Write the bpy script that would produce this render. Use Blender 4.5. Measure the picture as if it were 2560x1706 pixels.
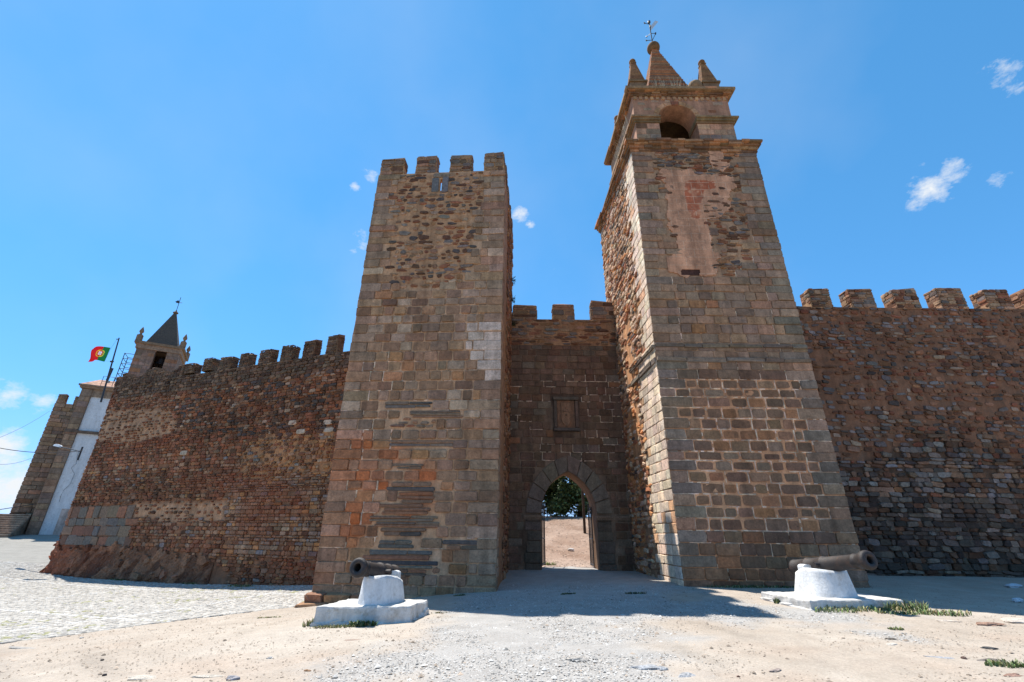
import bpy, math, random
import numpy as np
from mathutils import Vector, noise as mnoise

for o in list(bpy.data.objects): bpy.data.objects.remove(o)
scene = bpy.context.scene
COL = scene.collection
R = math.radians

# ------------------------------------------------------------------ camera
PITCH = R(23.0); ROLL = math.atan(30 / 2683.0); FPX = 1138.0; PW, PH = 2560, 1706
EYE = np.array([0.0, 0.0, 1.6])
FW = np.array([0, math.cos(PITCH), math.sin(PITCH)])
_u0 = np.array([0, -math.sin(PITCH), math.cos(PITCH)]); _r0 = np.array([1.0, 0, 0])
RT = math.cos(ROLL) * _r0 + math.sin(ROLL) * _u0
UP = -math.sin(ROLL) * _r0 + math.cos(ROLL) * _u0
cam = bpy.data.cameras.new('camera'); camo = bpy.data.objects.new('camera', cam); COL.objects.link(camo)
cam.sensor_width = 36.0; cam.lens = 36.0 * FPX / PW; cam.clip_start = 0.05; cam.clip_end = 5000
from mathutils import Matrix
M = Matrix.Identity(4)
for i in range(3):
    M[i][0] = RT[i]; M[i][1] = UP[i]; M[i][2] = -FW[i]; M[i][3] = EYE[i]
camo.matrix_world = M
scene.camera = camo

# ------------------------------------------------------------------ sky, sun, exposure
SUN_H = np.array([-0.79, 0.613]); SUN_H /= np.linalg.norm(SUN_H); SUN_EL = R(66)
SUN = np.array([SUN_H[0] * math.cos(SUN_EL), SUN_H[1] * math.cos(SUN_EL), math.sin(SUN_EL)])
scene.view_settings.view_transform = 'Standard'; scene.view_settings.look = 'None'
scene.view_settings.gamma = 1.0; scene.view_settings.use_curve_mapping = False
scene.view_settings.exposure = 0.7
sl = bpy.data.lights.new('sun', 'SUN'); sl.energy = 5.0; sl.angle = R(0.53); sl.color = (1.0, 0.955, 0.89)
so = bpy.data.objects.new('sun', sl); COL.objects.link(so)
so.rotation_euler = Vector(-SUN).to_track_quat('-Z', 'Y').to_euler(); so.location = (-20, 15, 40)

def ray(x, y): return FW * FPX + RT * (x - PW / 2) + UP * (PH / 2 - y)
def at_y(x, y, Y): d = ray(x, y); return EYE + d * (Y / d[1])
def at_z(x, y, z): d = ray(x, y); return EYE + d * ((z - EYE[2]) / d[2])
def at_pl(x, y, p0, p1):
    d = ray(x, y); n = np.array([-(p1[1] - p0[1]), p1[0] - p0[0]])
    return EYE + d * ((n @ np.array(p0)) / (n @ d[:2]))
def depth(p): return float((np.asarray(p) - EYE) @ FW)

world = bpy.data.worlds.new('World'); scene.world = world; world.use_nodes = True
nt = world.node_tree; N = nt.nodes; L = nt.links; N.clear()
wo = N.new('ShaderNodeOutputWorld'); bg = N.new('ShaderNodeBackground'); bg.inputs[1].default_value = 0.12
sky = N.new('ShaderNodeTexSky'); sky.sky_type = 'NISHITA'; sky.sun_disc = False
sky.sun_elevation = SUN_EL; sky.sun_rotation = math.atan2(SUN_H[0], SUN_H[1])
sky.air_density = 1.0; sky.dust_density = 0.1; sky.ozone_density = 1.0; sky.altitude = 200
tc = N.new('ShaderNodeTexCoord')
# a few small fair-weather clouds: (photo x, photo y, angular radius, strength)
CL = [(2320, 478, .052, .9), (2385, 428, .042, .75), (2285, 505, .03, .7), (2510, 168, .04, .62), (2545, 215, .03, .5), (2490, 442, .022, .55),
      (888, 465, .02, .8), (930, 436, .03, .66), (905, 600, .04, .66), (880, 625, .025, .6), (1300, 533, .034, .85), (1327, 562, .018, .85),
      (1340, 660, .012, .5), (8, 992, .045, .85), (108, 1008, .03, .85), (10, 1112, .045, 1.25), (20, 1225, .085, 1.2), (-60, 1190, .1, 1.1), (70, 1250, .05, .95), (1385, 676, .012, .45)]
last = None
for (x, y, r, s) in CL:
    d = ray(x, y); d = d / np.linalg.norm(d)
    vm = N.new('ShaderNodeVectorMath'); vm.operation = 'DISTANCE'; vm.inputs[1].default_value = tuple(d)
    L.new(tc.outputs['Generated'], vm.inputs[0])
    mr = N.new('ShaderNodeMapRange'); mr.interpolation_type = 'SMOOTHSTEP'
    mr.inputs['From Min'].default_value = 0; mr.inputs['From Max'].default_value = r
    mr.inputs['To Min'].default_value = s; mr.inputs['To Max'].default_value = 0
    L.new(vm.outputs['Value'], mr.inputs['Value'])
    if last is None: last = mr.outputs[0]
    else:
        mx = N.new('ShaderNodeMath'); mx.operation = 'MAXIMUM'; L.new(last, mx.inputs[0]); L.new(mr.outputs[0], mx.inputs[1]); last = mx.outputs[0]
mp = N.new('ShaderNodeMapping'); mp.inputs['Scale'].default_value = (1, 1, 1.7); L.new(tc.outputs['Generated'], mp.inputs[0])
nz = N.new('ShaderNodeTexNoise'); nz.inputs['Scale'].default_value = 30; nz.inputs['Detail'].default_value = 9; nz.inputs['Roughness'].default_value = .7
L.new(mp.outputs[0], nz.inputs['Vector'])
a1 = N.new('ShaderNodeMath'); a1.operation = 'MULTIPLY_ADD'; L.new(nz.outputs['Fac'], a1.inputs[0]); a1.inputs[1].default_value = 2.2; a1.inputs[2].default_value = -1.5
a2 = N.new('ShaderNodeMath'); a2.operation = 'ADD'; L.new(a1.outputs[0], a2.inputs[0]); L.new(last, a2.inputs[1])
a3 = N.new('ShaderNodeMath'); a3.operation = 'MULTIPLY'; a3.use_clamp = True; L.new(a2.outputs[0], a3.inputs[0]); a3.inputs[1].default_value = 1.15
a4 = N.new('ShaderNodeMath'); a4.operation = 'GREATER_THAN'; L.new(last, a4.inputs[0]); a4.inputs[1].default_value = .001
a5 = N.new('ShaderNodeMath'); a5.operation = 'MULTIPLY'; L.new(a3.outputs[0], a5.inputs[0]); L.new(a4.outputs[0], a5.inputs[1])
nz2 = N.new('ShaderNodeTexNoise'); nz2.inputs['Scale'].default_value = 2.2; nz2.inputs['Detail'].default_value = 5; L.new(tc.outputs['Generated'], nz2.inputs['Vector'])
hv = N.new('ShaderNodeMapRange'); hv.inputs['From Min'].default_value = .45; hv.inputs['From Max'].default_value = .8; hv.inputs['To Min'].default_value = 0; hv.inputs['To Max'].default_value = .14
L.new(nz2.outputs['Fac'], hv.inputs['Value'])
a6 = N.new('ShaderNodeMath'); a6.operation = 'MAXIMUM'; L.new(a5.outputs[0], a6.inputs[0]); L.new(hv.outputs[0], a6.inputs[1])
sepc = N.new('ShaderNodeSeparateColor'); sepc.mode = 'HSV'; L.new(sky.outputs[0], sepc.inputs[0])
sS = N.new('ShaderNodeMath'); sS.operation = 'MULTIPLY_ADD'; sS.inputs[1].default_value = .45; sS.inputs[2].default_value = .575; L.new(sepc.outputs[1], sS.inputs[0])
sV = N.new('ShaderNodeMath'); sV.operation = 'POWER'; sV.inputs[1].default_value = .72; L.new(sepc.outputs[2], sV.inputs[0])
sK = N.new('ShaderNodeMath'); sK.operation = 'MULTIPLY'; sK.inputs[1].default_value = 1.72; L.new(sV.outputs[0], sK.inputs[0])
sat = N.new('ShaderNodeCombineColor'); sat.mode = 'HSV'; sat.inputs[0].default_value = .603; L.new(sS.outputs[0], sat.inputs[1]); L.new(sK.outputs[0], sat.inputs[2])
mixc = N.new('ShaderNodeMix'); mixc.data_type = 'RGBA'; L.new(a6.outputs[0], mixc.inputs[0]); L.new(sat.outputs[0], mixc.inputs[6]); mixc.inputs[7].default_value = (4.6, 4.8, 5.0, 1)
L.new(mixc.outputs[2], bg.inputs[0]); L.new(bg.outputs[0], wo.inputs[0])

# ------------------------------------------------------------------ materials
def material(name, col=None, rough=.9, noise=6, amp=.35, grain=60, gamp=.25, bump=.35, bscale=35, attr=True, spec=.2, pits=0.0, metal=0, stain=None, streak=0.0, tint=None):
    m = bpy.data.materials.new(name); m.use_nodes = True
    t = m.node_tree; n = t.nodes; l = t.links
    b = n['Principled BSDF']; b.inputs['Roughness'].default_value = rough; b.inputs['Metallic'].default_value = metal
    b.inputs['Specular IOR Level'].default_value = spec
    g = n.new('ShaderNodeNewGeometry')
    if attr:
        ca = n.new('ShaderNodeAttribute'); ca.attribute_name = 'Col'; src = ca.outputs['Color']
    else:
        rgb = n.new('ShaderNodeRGB'); rgb.outputs[0].default_value = (*col, 1); src = rgb.outputs[0]
    def nse(scale, det=4, ro=.6):
        x = n.new('ShaderNodeTexNoise'); x.inputs['Scale'].default_value = scale; x.inputs['Detail'].default_value = det; x.inputs['Roughness'].default_value = ro
        l.new(g.outputs['Position'], x.inputs['Vector']); return x.outputs['Fac']
    def mul(src, fac, lo, hi, a=.25, b_=.75):
        r = n.new('ShaderNodeMapRange'); r.inputs['From Min'].default_value = a; r.inputs['From Max'].default_value = b_
        r.inputs['To Min'].default_value = lo; r.inputs['To Max'].default_value = hi; l.new(fac, r.inputs['Value'])
        v = n.new('ShaderNodeVectorMath'); v.operation = 'SCALE'; l.new(src, v.inputs[0]); l.new(r.outputs[0], v.inputs['Scale']); return v.outputs[0]
    if tint:
        v = n.new('ShaderNodeVectorMath'); v.operation = 'MULTIPLY'; l.new(src, v.inputs[0]); v.inputs[1].default_value = tint; src = v.outputs[0]
    src = mul(src, nse(noise), 1 - amp, 1 + amp)
    gf = nse(grain, 3, .7); src = mul(src, gf, 1 - gamp, 1 + gamp)
    if stain:
        (sc, scale, lo, hi, mxv) = stain
        r = n.new('ShaderNodeMapRange'); r.inputs['From Min'].default_value = lo; r.inputs['From Max'].default_value = hi; r.inputs['To Max'].default_value = mxv
        l.new(nse(scale, 8, .7), r.inputs['Value'])
        mx = n.new('ShaderNodeMix'); mx.data_type = 'RGBA'; l.new(r.outputs[0], mx.inputs[0]); l.new(src, mx.inputs[6]); mx.inputs[7].default_value = (*sc, 1); src = mx.outputs[2]
    if streak:
        mp_ = n.new('ShaderNodeMapping'); mp_.inputs['Scale'].default_value = (1.6, 1.6, .17); l.new(g.outputs['Position'], mp_.inputs[0])
        x = n.new('ShaderNodeTexNoise'); x.inputs['Scale'].default_value = 1.5; x.inputs['Detail'].default_value = 6; x.inputs['Roughness'].default_value = .7; l.new(mp_.outputs[0], x.inputs['Vector'])
        src = mul(src, x.outputs['Fac'], 1 - streak, 1 + streak, .3, .7)
    if pits:
        vo = n.new('ShaderNodeTexVoronoi'); vo.inputs['Scale'].default_value = 4.5; l.new(g.outputs['Position'], vo.inputs['Vector'])
        r = n.new('ShaderNodeMapRange'); r.inputs['From Min'].default_value = .05; r.inputs['From Max'].default_value = .11; r.inputs['To Min'].default_value = 1 - pits; r.inputs['To Max'].default_value = 1
        l.new(vo.outputs['Distance'], r.inputs['Value'])
        v = n.new('ShaderNodeVectorMath'); v.operation = 'SCALE'; l.new(src, v.inputs[0]); l.new(r.outputs[0], v.inputs['Scale']); src = v.outputs[0]
    l.new(src, b.inputs['Base Color'])
    if bump:
        bp = n.new('ShaderNodeBump'); bp.inputs['Strength'].default_value = bump; bp.inputs['Distance'].default_value = .02
        l.new(nse(bscale, 5, .65), bp.inputs['Height']); l.new(bp.outputs[0], b.inputs['Normal'])
    return m
MAT = {}
MAT['stone'] = material('weathered_stone', tint=(1.06, .80, .625), amp=.28, gamp=.34, noise=4.5, grain=17, bump=.6, bscale=22, pits=.5, stain=((.10, .072, .05), 2.0, .52, .74, .55), streak=.3)
MAT['rubble'] = material('rubble_stone', tint=(.93, .70, .55), amp=.35, gamp=.35, noise=10, grain=24, bump=.7, bscale=28, stain=((.085, .06, .045), 1.7, .55, .76, .5), streak=.25)
MAT['slate'] = material('slate', tint=(.74, .66, .58), amp=.4, gamp=.25, noise=10, grain=50, bump=.6, bscale=45, spec=.3, rough=.75)
MAT['mortar'] = material('lime_mortar', tint=(.92, .70, .54), amp=.28, gamp=.22, noise=3.5, grain=15, bump=.8, bscale=20, stain=((.13, .09, .06), 1.6, .5, .72, .6), streak=.3)
MAT['plaster'] = material('old_plaster', tint=(.9, .7, .56), amp=.2, gamp=.18, noise=3, grain=16, bump=.4, bscale=22, stain=((.15, .09, .06), 2.2, .48, .72, .65), streak=.35)
MAT['ground'] = material('ground', amp=.12, gamp=.22, noise=2.5, grain=30, bump=.5, bscale=45)
MAT['rock'] = material('field_rock', amp=.3, gamp=.35, noise=14, grain=45, bump=.7, bscale=40, tint=(.8, .8, .8))
MAT['pebble'] = material('pebble', amp=.1, gamp=.15, noise=8, grain=60, bump=0)
MAT['white'] = material('whitewash', col=(.6, .6, .59), attr=False, amp=.08, gamp=.1, noise=4, grain=16, bump=.6, bscale=18, stain=((.33, .28, .21), 5, .54, .74, .7), streak=.16)
MAT['slab'] = material('dirty_whitewash', col=(.52, .50, .465), attr=False, amp=.14, gamp=.14, noise=3, grain=16, bump=.7, bscale=18, stain=((.30, .26, .20), 4.5, .52, .68, .75), streak=.2)
MAT['iron'] = material('rusted_iron', col=(.022, .016, .014), attr=False, amp=.4, gamp=.35, noise=9, grain=70, bump=.5, bscale=60, rough=.62, spec=.5, stain=((.10, .045, .025), 5, .52, .72, .55))
MAT['blackiron'] = material('black_iron', col=(.03, .03, .032), attr=False, amp=.2, gamp=.2, bump=.1, rough=.55, spec=.4)
MAT['leaf'] = material('leaves', amp=.25, gamp=.2, noise=2, grain=20, bump=0, rough=.6, spec=.35)
MAT['wood'] = material('dark_wood', col=(.05, .035, .025), attr=False)
MAT['cloth'] = material('flag_cloth', amp=.03, gamp=.04, bump=0, rough=.8)
MAT['metal'] = material('grey_metal', col=(.45, .46, .47), attr=False, amp=.1, gamp=.1, bump=0, rough=.45, spec=.5)
b_ = MAT['cloth'].node_tree.nodes['Principled BSDF']
tr = MAT['cloth'].node_tree.nodes.new('ShaderNodeBsdfTranslucent'); ms = MAT['cloth'].node_tree.nodes.new('ShaderNodeMixShader'); ms.inputs[0].default_value = .45
MAT['cloth'].node_tree.links.new(b_.inputs['Base Color'].links[0].from_socket, tr.inputs[0])
MAT['cloth'].node_tree.links.new(b_.outputs[0], ms.inputs[1]); MAT['cloth'].node_tree.links.new(tr.outputs[0], ms.inputs[2])
MAT['cloth'].node_tree.links.new(ms.outputs[0], MAT['cloth'].node_tree.nodes['Material Output'].inputs[0])

# ------------------------------------------------------------------ helpers
WL = {}
def thing(name, loc, label, cat, group=None, kind=None):
    o = bpy.data.objects.new(name, None); COL.objects.link(o); o.location = tuple(loc); o.empty_display_size = .3
    o['label'] = label; o['category'] = cat
    if group: o['group'] = group
    if kind: o['kind'] = kind
    WL[o.name] = np.array(loc, float); return o
def tag(o, label=None, cat=None, group=None, kind=None):
    if label: o['label'] = label
    if cat: o['category'] = cat
    if group: o['group'] = group
    if kind: o['kind'] = kind
    return o
def obj(name, verts, faces, mat, parent=None, cols=None, loc=None, smooth=False):
    """verts in world space; loc = where the object's origin stands"""
    verts = np.asarray(verts, float)
    if loc is None: loc = WL[parent.name] if parent else np.array([verts[:, 0].mean(), verts[:, 1].mean(), verts[:, 2].min()])
    loc = np.asarray(loc, float)
    me = bpy.data.meshes.new(name); vv = verts - loc
    if isinstance(faces, np.ndarray):
        k = faces.shape[1]
        me.vertices.add(len(vv)); me.vertices.foreach_set('co', vv.ravel())
        me.loops.add(faces.size); me.loops.foreach_set('vertex_index', faces.ravel().astype(np.int32))
        me.polygons.add(len(faces)); me.polygons.foreach_set('loop_start', np.arange(0, faces.size, k, dtype=np.int32))
        me.update(calc_edges=True)
    else:
        me.from_pydata(vv.tolist(), [], faces)
    if cols is not None:
        c = np.asarray(cols, float)
        if c.ndim == 1: c = np.tile(c, (len(vv), 1))
        at = me.attributes.new('Col', 'FLOAT_COLOR', 'POINT')
        at.data.foreach_set('color', np.hstack([c[:, :3], np.ones((len(vv), 1))]).ravel())
    if smooth: me.polygons.foreach_set('use_smooth', [True] * len(me.polygons))
    me.materials.append(MAT[mat] if isinstance(mat, str) else mat)
    o = bpy.data.objects.new(name, me); COL.objects.link(o)
    if parent:
        o.parent = parent; o.location = tuple(loc - WL[parent.name])
    else: o.location = tuple(loc)
    WL[o.name] = loc
    return o
class MB:
    """collects vertices, faces and vertex colours of ONE part"""
    def __init__(s): s.v = []; s.f = []; s.c = []
    def add(s, v, f, c=(.3, .3, .3)):
        k = len(s.v); s.v += [tuple(p) for p in v]; s.f += [tuple(i + k for i in q) for q in f]
        c = np.asarray(c, float)
        s.c += [tuple(c)] * len(v) if c.ndim == 1 else [tuple(q) for q in c]
    def box(s, a, b, c=(.3, .3, .3)):
        (x0, y0, z0), (x1, y1, z1) = a, b
        v = [(x0, y0, z0), (x1, y0, z0), (x1, y1, z0), (x0, y1, z0), (x0, y0, z1), (x1, y0, z1), (x1, y1, z1), (x0, y1, z1)]
        s.add(v, [(0, 3, 2, 1), (4, 5, 6, 7), (0, 1, 5, 4), (1, 2, 6, 5), (2, 3, 7, 6), (3, 0, 4, 7)], c)
    def prism(s, base, z0, z1, c=(.3, .3, .3), top=None):
        n = len(base); top = top or base
        v = [(p[0], p[1], z0) for p in base] + [(p[0], p[1], z1) for p in top]
        s.add(v, [tuple(range(n))[::-1], tuple(range(n, 2 * n))] + [(i, (i + 1) % n, (i + 1) % n + n, i + n) for i in range(n)], c)
    def tube(s, pts, r, n=8, c=(.3, .3, .3), cap=True):
        pts = [np.array(p, float) for p in pts]; rs = r if hasattr(r, '__len__') else [r] * len(pts); V = []; F = []
        for i, p in enumerate(pts):
            d = pts[min(i + 1, len(pts) - 1)] - pts[max(i - 1, 0)]; d = d / np.linalg.norm(d)
            a = np.cross(d, [0, 0, 1.0]) if abs(d[2]) < .95 else np.cross(d, [1.0, 0, 0]); a /= np.linalg.norm(a); b = np.cross(d, a)
            V += [p + rs[i] * (a * math.cos(2 * math.pi * k / n) + b * math.sin(2 * math.pi * k / n)) for k in range(n)]
        for i in range(len(pts) - 1):
            F += [(i * n + k, i * n + (k + 1) % n, (i + 1) * n + (k + 1) % n, (i + 1) * n + k) for k in range(n)]
        if cap: F += [tuple(range(n))[::-1], tuple(range((len(pts) - 1) * n, len(pts) * n))]
        s.add(V, F, c)
    def lathe(s, o, ax, prof, n=24, c=(.3, .3, .3)):
        """prof: (distance along ax, radius)"""
        o = np.array(o, float); ax = np.array(ax, float); ax /= np.linalg.norm(ax)
        a = np.cross(ax, [0, 0, 1.0]) if abs(ax[2]) < .95 else np.array([1.0, 0, 0]); a /= np.linalg.norm(a); b = np.cross(ax, a); V = []; F = []
        for (t, r) in prof:
            V += [o + ax * t + max(r, 1e-4) * (a * math.cos(2 * math.pi * k / n) + b * math.sin(2 * math.pi * k / n)) for k in range(n)]
        for i in range(len(prof) - 1):
            F += [(i * n + k, i * n + (k + 1) % n, (i + 1) * n + (k + 1) % n, (i + 1) * n + k) for k in range(n)]
        s.add(V, F, c)
    def build(s, name, mat, parent=None, smooth=False, loc=None):
        return obj(name, s.v, s.f, mat, parent, s.c, loc, smooth)
def inpoly(x, y, P):
    r = False; n = len(P); j = n - 1
    for i in range(n):
        xi, yi = P[i]; xj, yj = P[j]
        if (yi > y) != (yj > y) and x < (xj - xi) * (y - yi) / (yj - yi) + xi: r = not r
        j = i
    return r
def _h(ix, iy, s):
    h = (ix.astype(np.int64) * 374761393 + iy.astype(np.int64) * 668265263 + s * 1274126177) & 0x7fffffff
    h = ((h ^ (h >> 13)) * 1274126177) & 0x7fffffff
    return ((h ^ (h >> 16)) & 0xffff) / 65535.0
def vn(x, y, s=0):
    x = np.asarray(x, float); y = np.asarray(y, float); ix = np.floor(x); iy = np.floor(y); fx = x - ix; fy = y - iy
    fx = fx * fx * (3 - 2 * fx); fy = fy * fy * (3 - 2 * fy)
    a = _h(ix, iy, s); b = _h(ix + 1, iy, s); c = _h(ix, iy + 1, s); d = _h(ix + 1, iy + 1, s)
    return (a * (1 - fx) + b * fx) * (1 - fy) + (c * (1 - fx) + d * fx) * fy
def fbm(x, y, s=0, o=4):
    t = 0; a = .5; n = 0
    for k in range(o): t = t + a * vn(np.asarray(x) * 2 ** k, np.asarray(y) * 2 ** k, s + k); n += a; a *= .5
    return t / n
def jit(c, rng, v=.25, h=.05):
    k = 1 + rng.uniform(-v, v); return tuple(max(.01, q * k * (1 + rng.uniform(-h, h))) for q in c)
def mixc3(a, b, t): return tuple(p * (1 - t) + q * t for p, q in zip(a, b))

class Face:
    """a wall face: origin, horizontal direction, outward normal, optional relief"""
    def __init__(s, p0, p1, z0=0.0, warp=None):
        s.o = np.array([p0[0], p0[1], z0]); d = np.array([p1[0] - p0[0], p1[1] - p0[1], 0.0]); s.len = np.linalg.norm(d); s.u = d / s.len
        s.n = np.array([s.u[1], -s.u[0], 0.0]); s.p0 = p0; s.p1 = p1; s.warp = warp
    def P(s, u, v, d=0.0):
        w = s.warp(u, v) if s.warp else 0.0
        p = s.o + s.u * u + s.n * (d + w); p = p.copy(); p[2] += v; return p
    def uv(s, px, py):
        w = at_pl(px, py, s.p0, s.p1); q = w - s.o; return (float(q @ s.u), float(q[2]))
    def poly(s, pts): return [s.uv(*p) for p in pts]

def rect_poly(r, rng, gap=.02, ch=.02, j=.012):
    u0, u1, v0, v1 = r; g = gap / 2; u0 += g; u1 -= g; v0 += g; v1 -= g
    ch = min(ch, (u1 - u0) * .3, (v1 - v0) * .3); J = lambda: rng.uniform(-j, j)
    a = J(); b = J(); c = J(); d = J()
    return [(u0 + ch, v0 + a), (u1 - ch, v0 + b), (u1 + c, v0 + ch), (u1 + d, v1 - ch), (u1 - ch, v1 + J()), (u0 + ch, v1 + J()), (u0 + J(), v1 - ch), (u0 + J(), v0 + ch)]
def rub_poly(r, rng, shrink=.85, n=7, e=.65, j=.14, tilt=0):
    u0, u1, v0, v1 = r; cu = (u0 + u1) / 2; cv = (v0 + v1) / 2; a = (u1 - u0) / 2 * shrink; b = (v1 - v0) / 2 * shrink; o = rng.uniform(0, 6.28); out = []
    ct, st = math.cos(tilt), math.sin(tilt)
    for k in range(n):
        t = o + 2 * math.pi * (k + rng.uniform(-.2, .2)) / n; c, s = math.cos(t), math.sin(t); q = 1 + rng.uniform(-j, j)
        x = a * q * math.copysign(abs(c) ** e, c); y = b * q * math.copysign(abs(s) ** e, s)
        out.append((cu + x * ct - y * st, cv + x * st + y * ct))
    return out
def courses(rng, u0, u1, v0, v1, hr, wr, quoin=None):
    v = v0; k = 0
    while v < v1 - .04:
        h = rng.uniform(*hr)
        if v1 - (v + h) < hr[0] * .6: h = v1 - v
        u = u0; qs = []
        if quoin:
            ql, qr = (quoin[0], quoin[1]) if k % 2 else (quoin[1], quoin[0])
            a = ql * rng.uniform(.85, 1.15); b = qr * rng.uniform(.85, 1.15)
            yield (u0, u0 + a, v, v + h), True; yield (u1 - b, u1, v, v + h), True; us, ue = u0 + a, u1 - b
        else: us, ue = u0 - rng.uniform(0, wr[0]) * 0, u1
        u = us
        while u < ue - .03:
            w = rng.uniform(*wr)
            if ue - (u + w) < wr[0] * .7: w = ue - u
            yield (u, u + w, v, v + h), False
            u += w
        v += h; k += 1
def stone_mesh(face, poly, proud, rng, bev=.018, deep=-.035, bulge=.006):
    n = len(poly); cu = sum(p[0] for p in poly) / n; cv = sum(p[1] for p in poly) / n
    su = max(p[0] for p in poly) - min(p[0] for p in poly); sv = max(p[1] for p in poly) - min(p[1] for p in poly)
    k = max(.5, 1 - 2 * bev / max(.03, min(su, sv)))
    kk = max(.5, 1 - 2 * bev / max(.03, su)); kv = k
    V = [face.P(u, v, deep) for u, v in poly]
    V += [face.P(u, v, proud * .45) for u, v in poly]
    tu = rng.uniform(-.5, .5) * proud; tv = rng.uniform(-.5, .5) * proud
    V += [face.P(cu + (u - cu) * kk, cv + (v - cv) * kv, proud + tu * (u - cu) / max(su, .05) + tv * (v - cv) / max(sv, .05) + rng.uniform(-.25, .25) * proud) for u, v in poly]
    V.append(face.P(cu, cv, proud + bulge * rng.uniform(-.3, 1.3)))
    F = []
    for r in (0, n):
        F += [(r + i, r + (i + 1) % n, r + n + (i + 1) % n, r + n + i) for i in range(n)]
    F += [(2 * n + i, 2 * n + (i + 1) % n, 3 * n) for i in range(n)]
    # make sure the outline runs counter-clockwise seen from outside
    ar = sum(poly[i][0] * poly[(i + 1) % n][1] - poly[(i + 1) % n][0] * poly[i][1] for i in range(n))
    if ar < 0: F = [q[::-1] for q in F]
    return V, F, abs(ar) / 2
def emit(face, stones, parent, name, rest, limit=300, mat='stone', seed=1):
    """stones: (poly, proud, colour).  The `limit` that show largest become parts, the rest one part of stuff"""
    rng = random.Random(seed); L_ = []
    for (poly, proud, col) in stones:
        V, F, a = stone_mesh(face, poly, proud, rng); c = V[-1]; dd = c - EYE; ds = np.linalg.norm(dd)
        w = a * max(.02, -(dd @ face.n) / ds) / ds ** 2
        L_.append((w, V, F, col))
    L_.sort(key=lambda q: -q[0])
    for (w, V, F, col) in L_[:limit]:
        obj(name, V, F, mat, parent, cols=col, loc=V[-1])
    if len(L_) > limit:
        mb = MB()
        for (w, V, F, col) in L_[limit:]: mb.add(V, F, col)
        tag(mb.build(rest, mat, parent), kind='stuff')
def grid_face(face, u0, u1, v0, v1, cell, colf, name, mat, parent, off=0.0, mask=None, relief=.006, skirt=0.0, seed=3):
    nu = max(1, int(round((u1 - u0) / cell))); nv = max(1, int(round((v1 - v0) / cell))); U = np.linspace(u0, u1, nu + 1); Vv = np.linspace(v0, v1, nv + 1)
    idx = {}; V = []; C = []; F = []
    keep = [[(mask is None) or mask((U[i] + U[i + 1]) / 2, (Vv[j] + Vv[j + 1]) / 2) for i in range(nu)] for j in range(nv)]
    rng = random.Random(seed)
    def vid(i, j):
        if (i, j) not in idx:
            idx[(i, j)] = len(V); e = i in (0, nu) or j in (0, nv)
            V.append(face.P(U[i], Vv[j], off + (0 if e else rng.uniform(-relief, relief)))); C.append(colf(U[i], Vv[j]))
        return idx[(i, j)]
    for j in range(nv):
        for i in range(nu):
            if keep[j][i]:
                F.append((vid(i, j), vid(i + 1, j), vid(i + 1, j + 1), vid(i, j + 1)))
    if skirt:
        def sk(a, b):
            k = len(V); V.extend([V[a] - face.n * skirt, V[b] - face.n * skirt]); C.extend([C[a], C[b]]); F.append((a, k, k + 1, b))
        for j in range(nv):
            for i in range(nu):
                if not keep[j][i]: continue
                if i == 0 or not keep[j][i - 1]: sk(vid(i, j), vid(i, j + 1))
                if i == nu - 1 or not keep[j][i + 1]: sk(vid(i + 1, j + 1), vid(i + 1, j))
                if j == 0 or not keep[j - 1][i]: sk(vid(i + 1, j), vid(i, j))
                if j == nv - 1 or not keep[j + 1][i]: sk(vid(i, j + 1), vid(i + 1, j + 1))
    return obj(name, V, F, mat, parent, C)

# stone and mortar colours (base colours, linear)
BROWN = (.27, .197, .142); GREY = (.252, .208, .165); ORANGE = (.31, .195, .115); PALE = (.46, .445, .43); DARKB = (.13, .085, .06)
SLATE = (.17, .175, .18); SLATED = (.085, .085, .09); REDB = (.22, .115, .075); OCHRE = (.36, .23, .125); BLUE = (.22, .235, .26)
MORT = (.42, .30, .20); MORTP = (.44, .27, .17); RUST = (.46, .15, .05); LIGHTG = (.33, .285, .235); LIME = (.55, .48, .40)
def pick(rng, items):
    t = sum(w for _, w in items); x = rng.uniform(0, t)
    for c, w in items:
        x -= w
        if x <= 0: return c
    return items[-1][0]

# ================================================================== GROUND
CTRL = np.array([(-.35, 15.6, 0), (-6.1, 15.4, -.46), (5.2, 15.6, .2), (11, 15.6, .22), (0, 20.5, .27), (5, 20.5, .27), (2.5, 22, .3), (2.5, 26, .3), (-4, 10.8, -.16), (-2, 11, -.1),
    (6.6, 12.5, .11), (9.3, 12.3, .11), (0, 0, 0), (0, 5, -.02), (7, 4, .05), (-7, 4, -.25), (-8, 20.6, -.38), (-14, 23, -.6), (-18, 24.6, -.63), (-22.7, 26.4, -.6), (-25.6, 27.4, -.42),
    (-38, 40, 1.12), (-31, 36, .55), (-46, 39, 1.15), (-40, 30, .4), (-50, 20, -.2), (-30, 14, -.7), (-16, 12, -.6), (20, 20, .25), (13, 12, .15), (26, 12, .2), (30, 25, .3), (0, -8, 0), (-30, 0, -.6), (30, 0, .2),
    (0, 60, .3), (-45, 60, 1.6), (30, 60, .3)], float)
def _tps(r2): return np.where(r2 > 1e-9, .5 * r2 * np.log(np.maximum(r2, 1e-9)), 0)
_n = len(CTRL); _A = np.zeros((_n + 3, _n + 3)); _d = CTRL[:, None, :2] - CTRL[None, :, :2]
_A[:_n, :_n] = _tps((_d ** 2).sum(-1)) + np.eye(_n) * 1.5; _A[:_n, _n] = 1; _A[:_n, _n + 1:] = CTRL[:, :2]; _A[_n:, :_n] = _A[:_n, _n:].T
_W = np.linalg.solve(_A, np.concatenate([CTRL[:, 2], [0, 0, 0]]))
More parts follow.
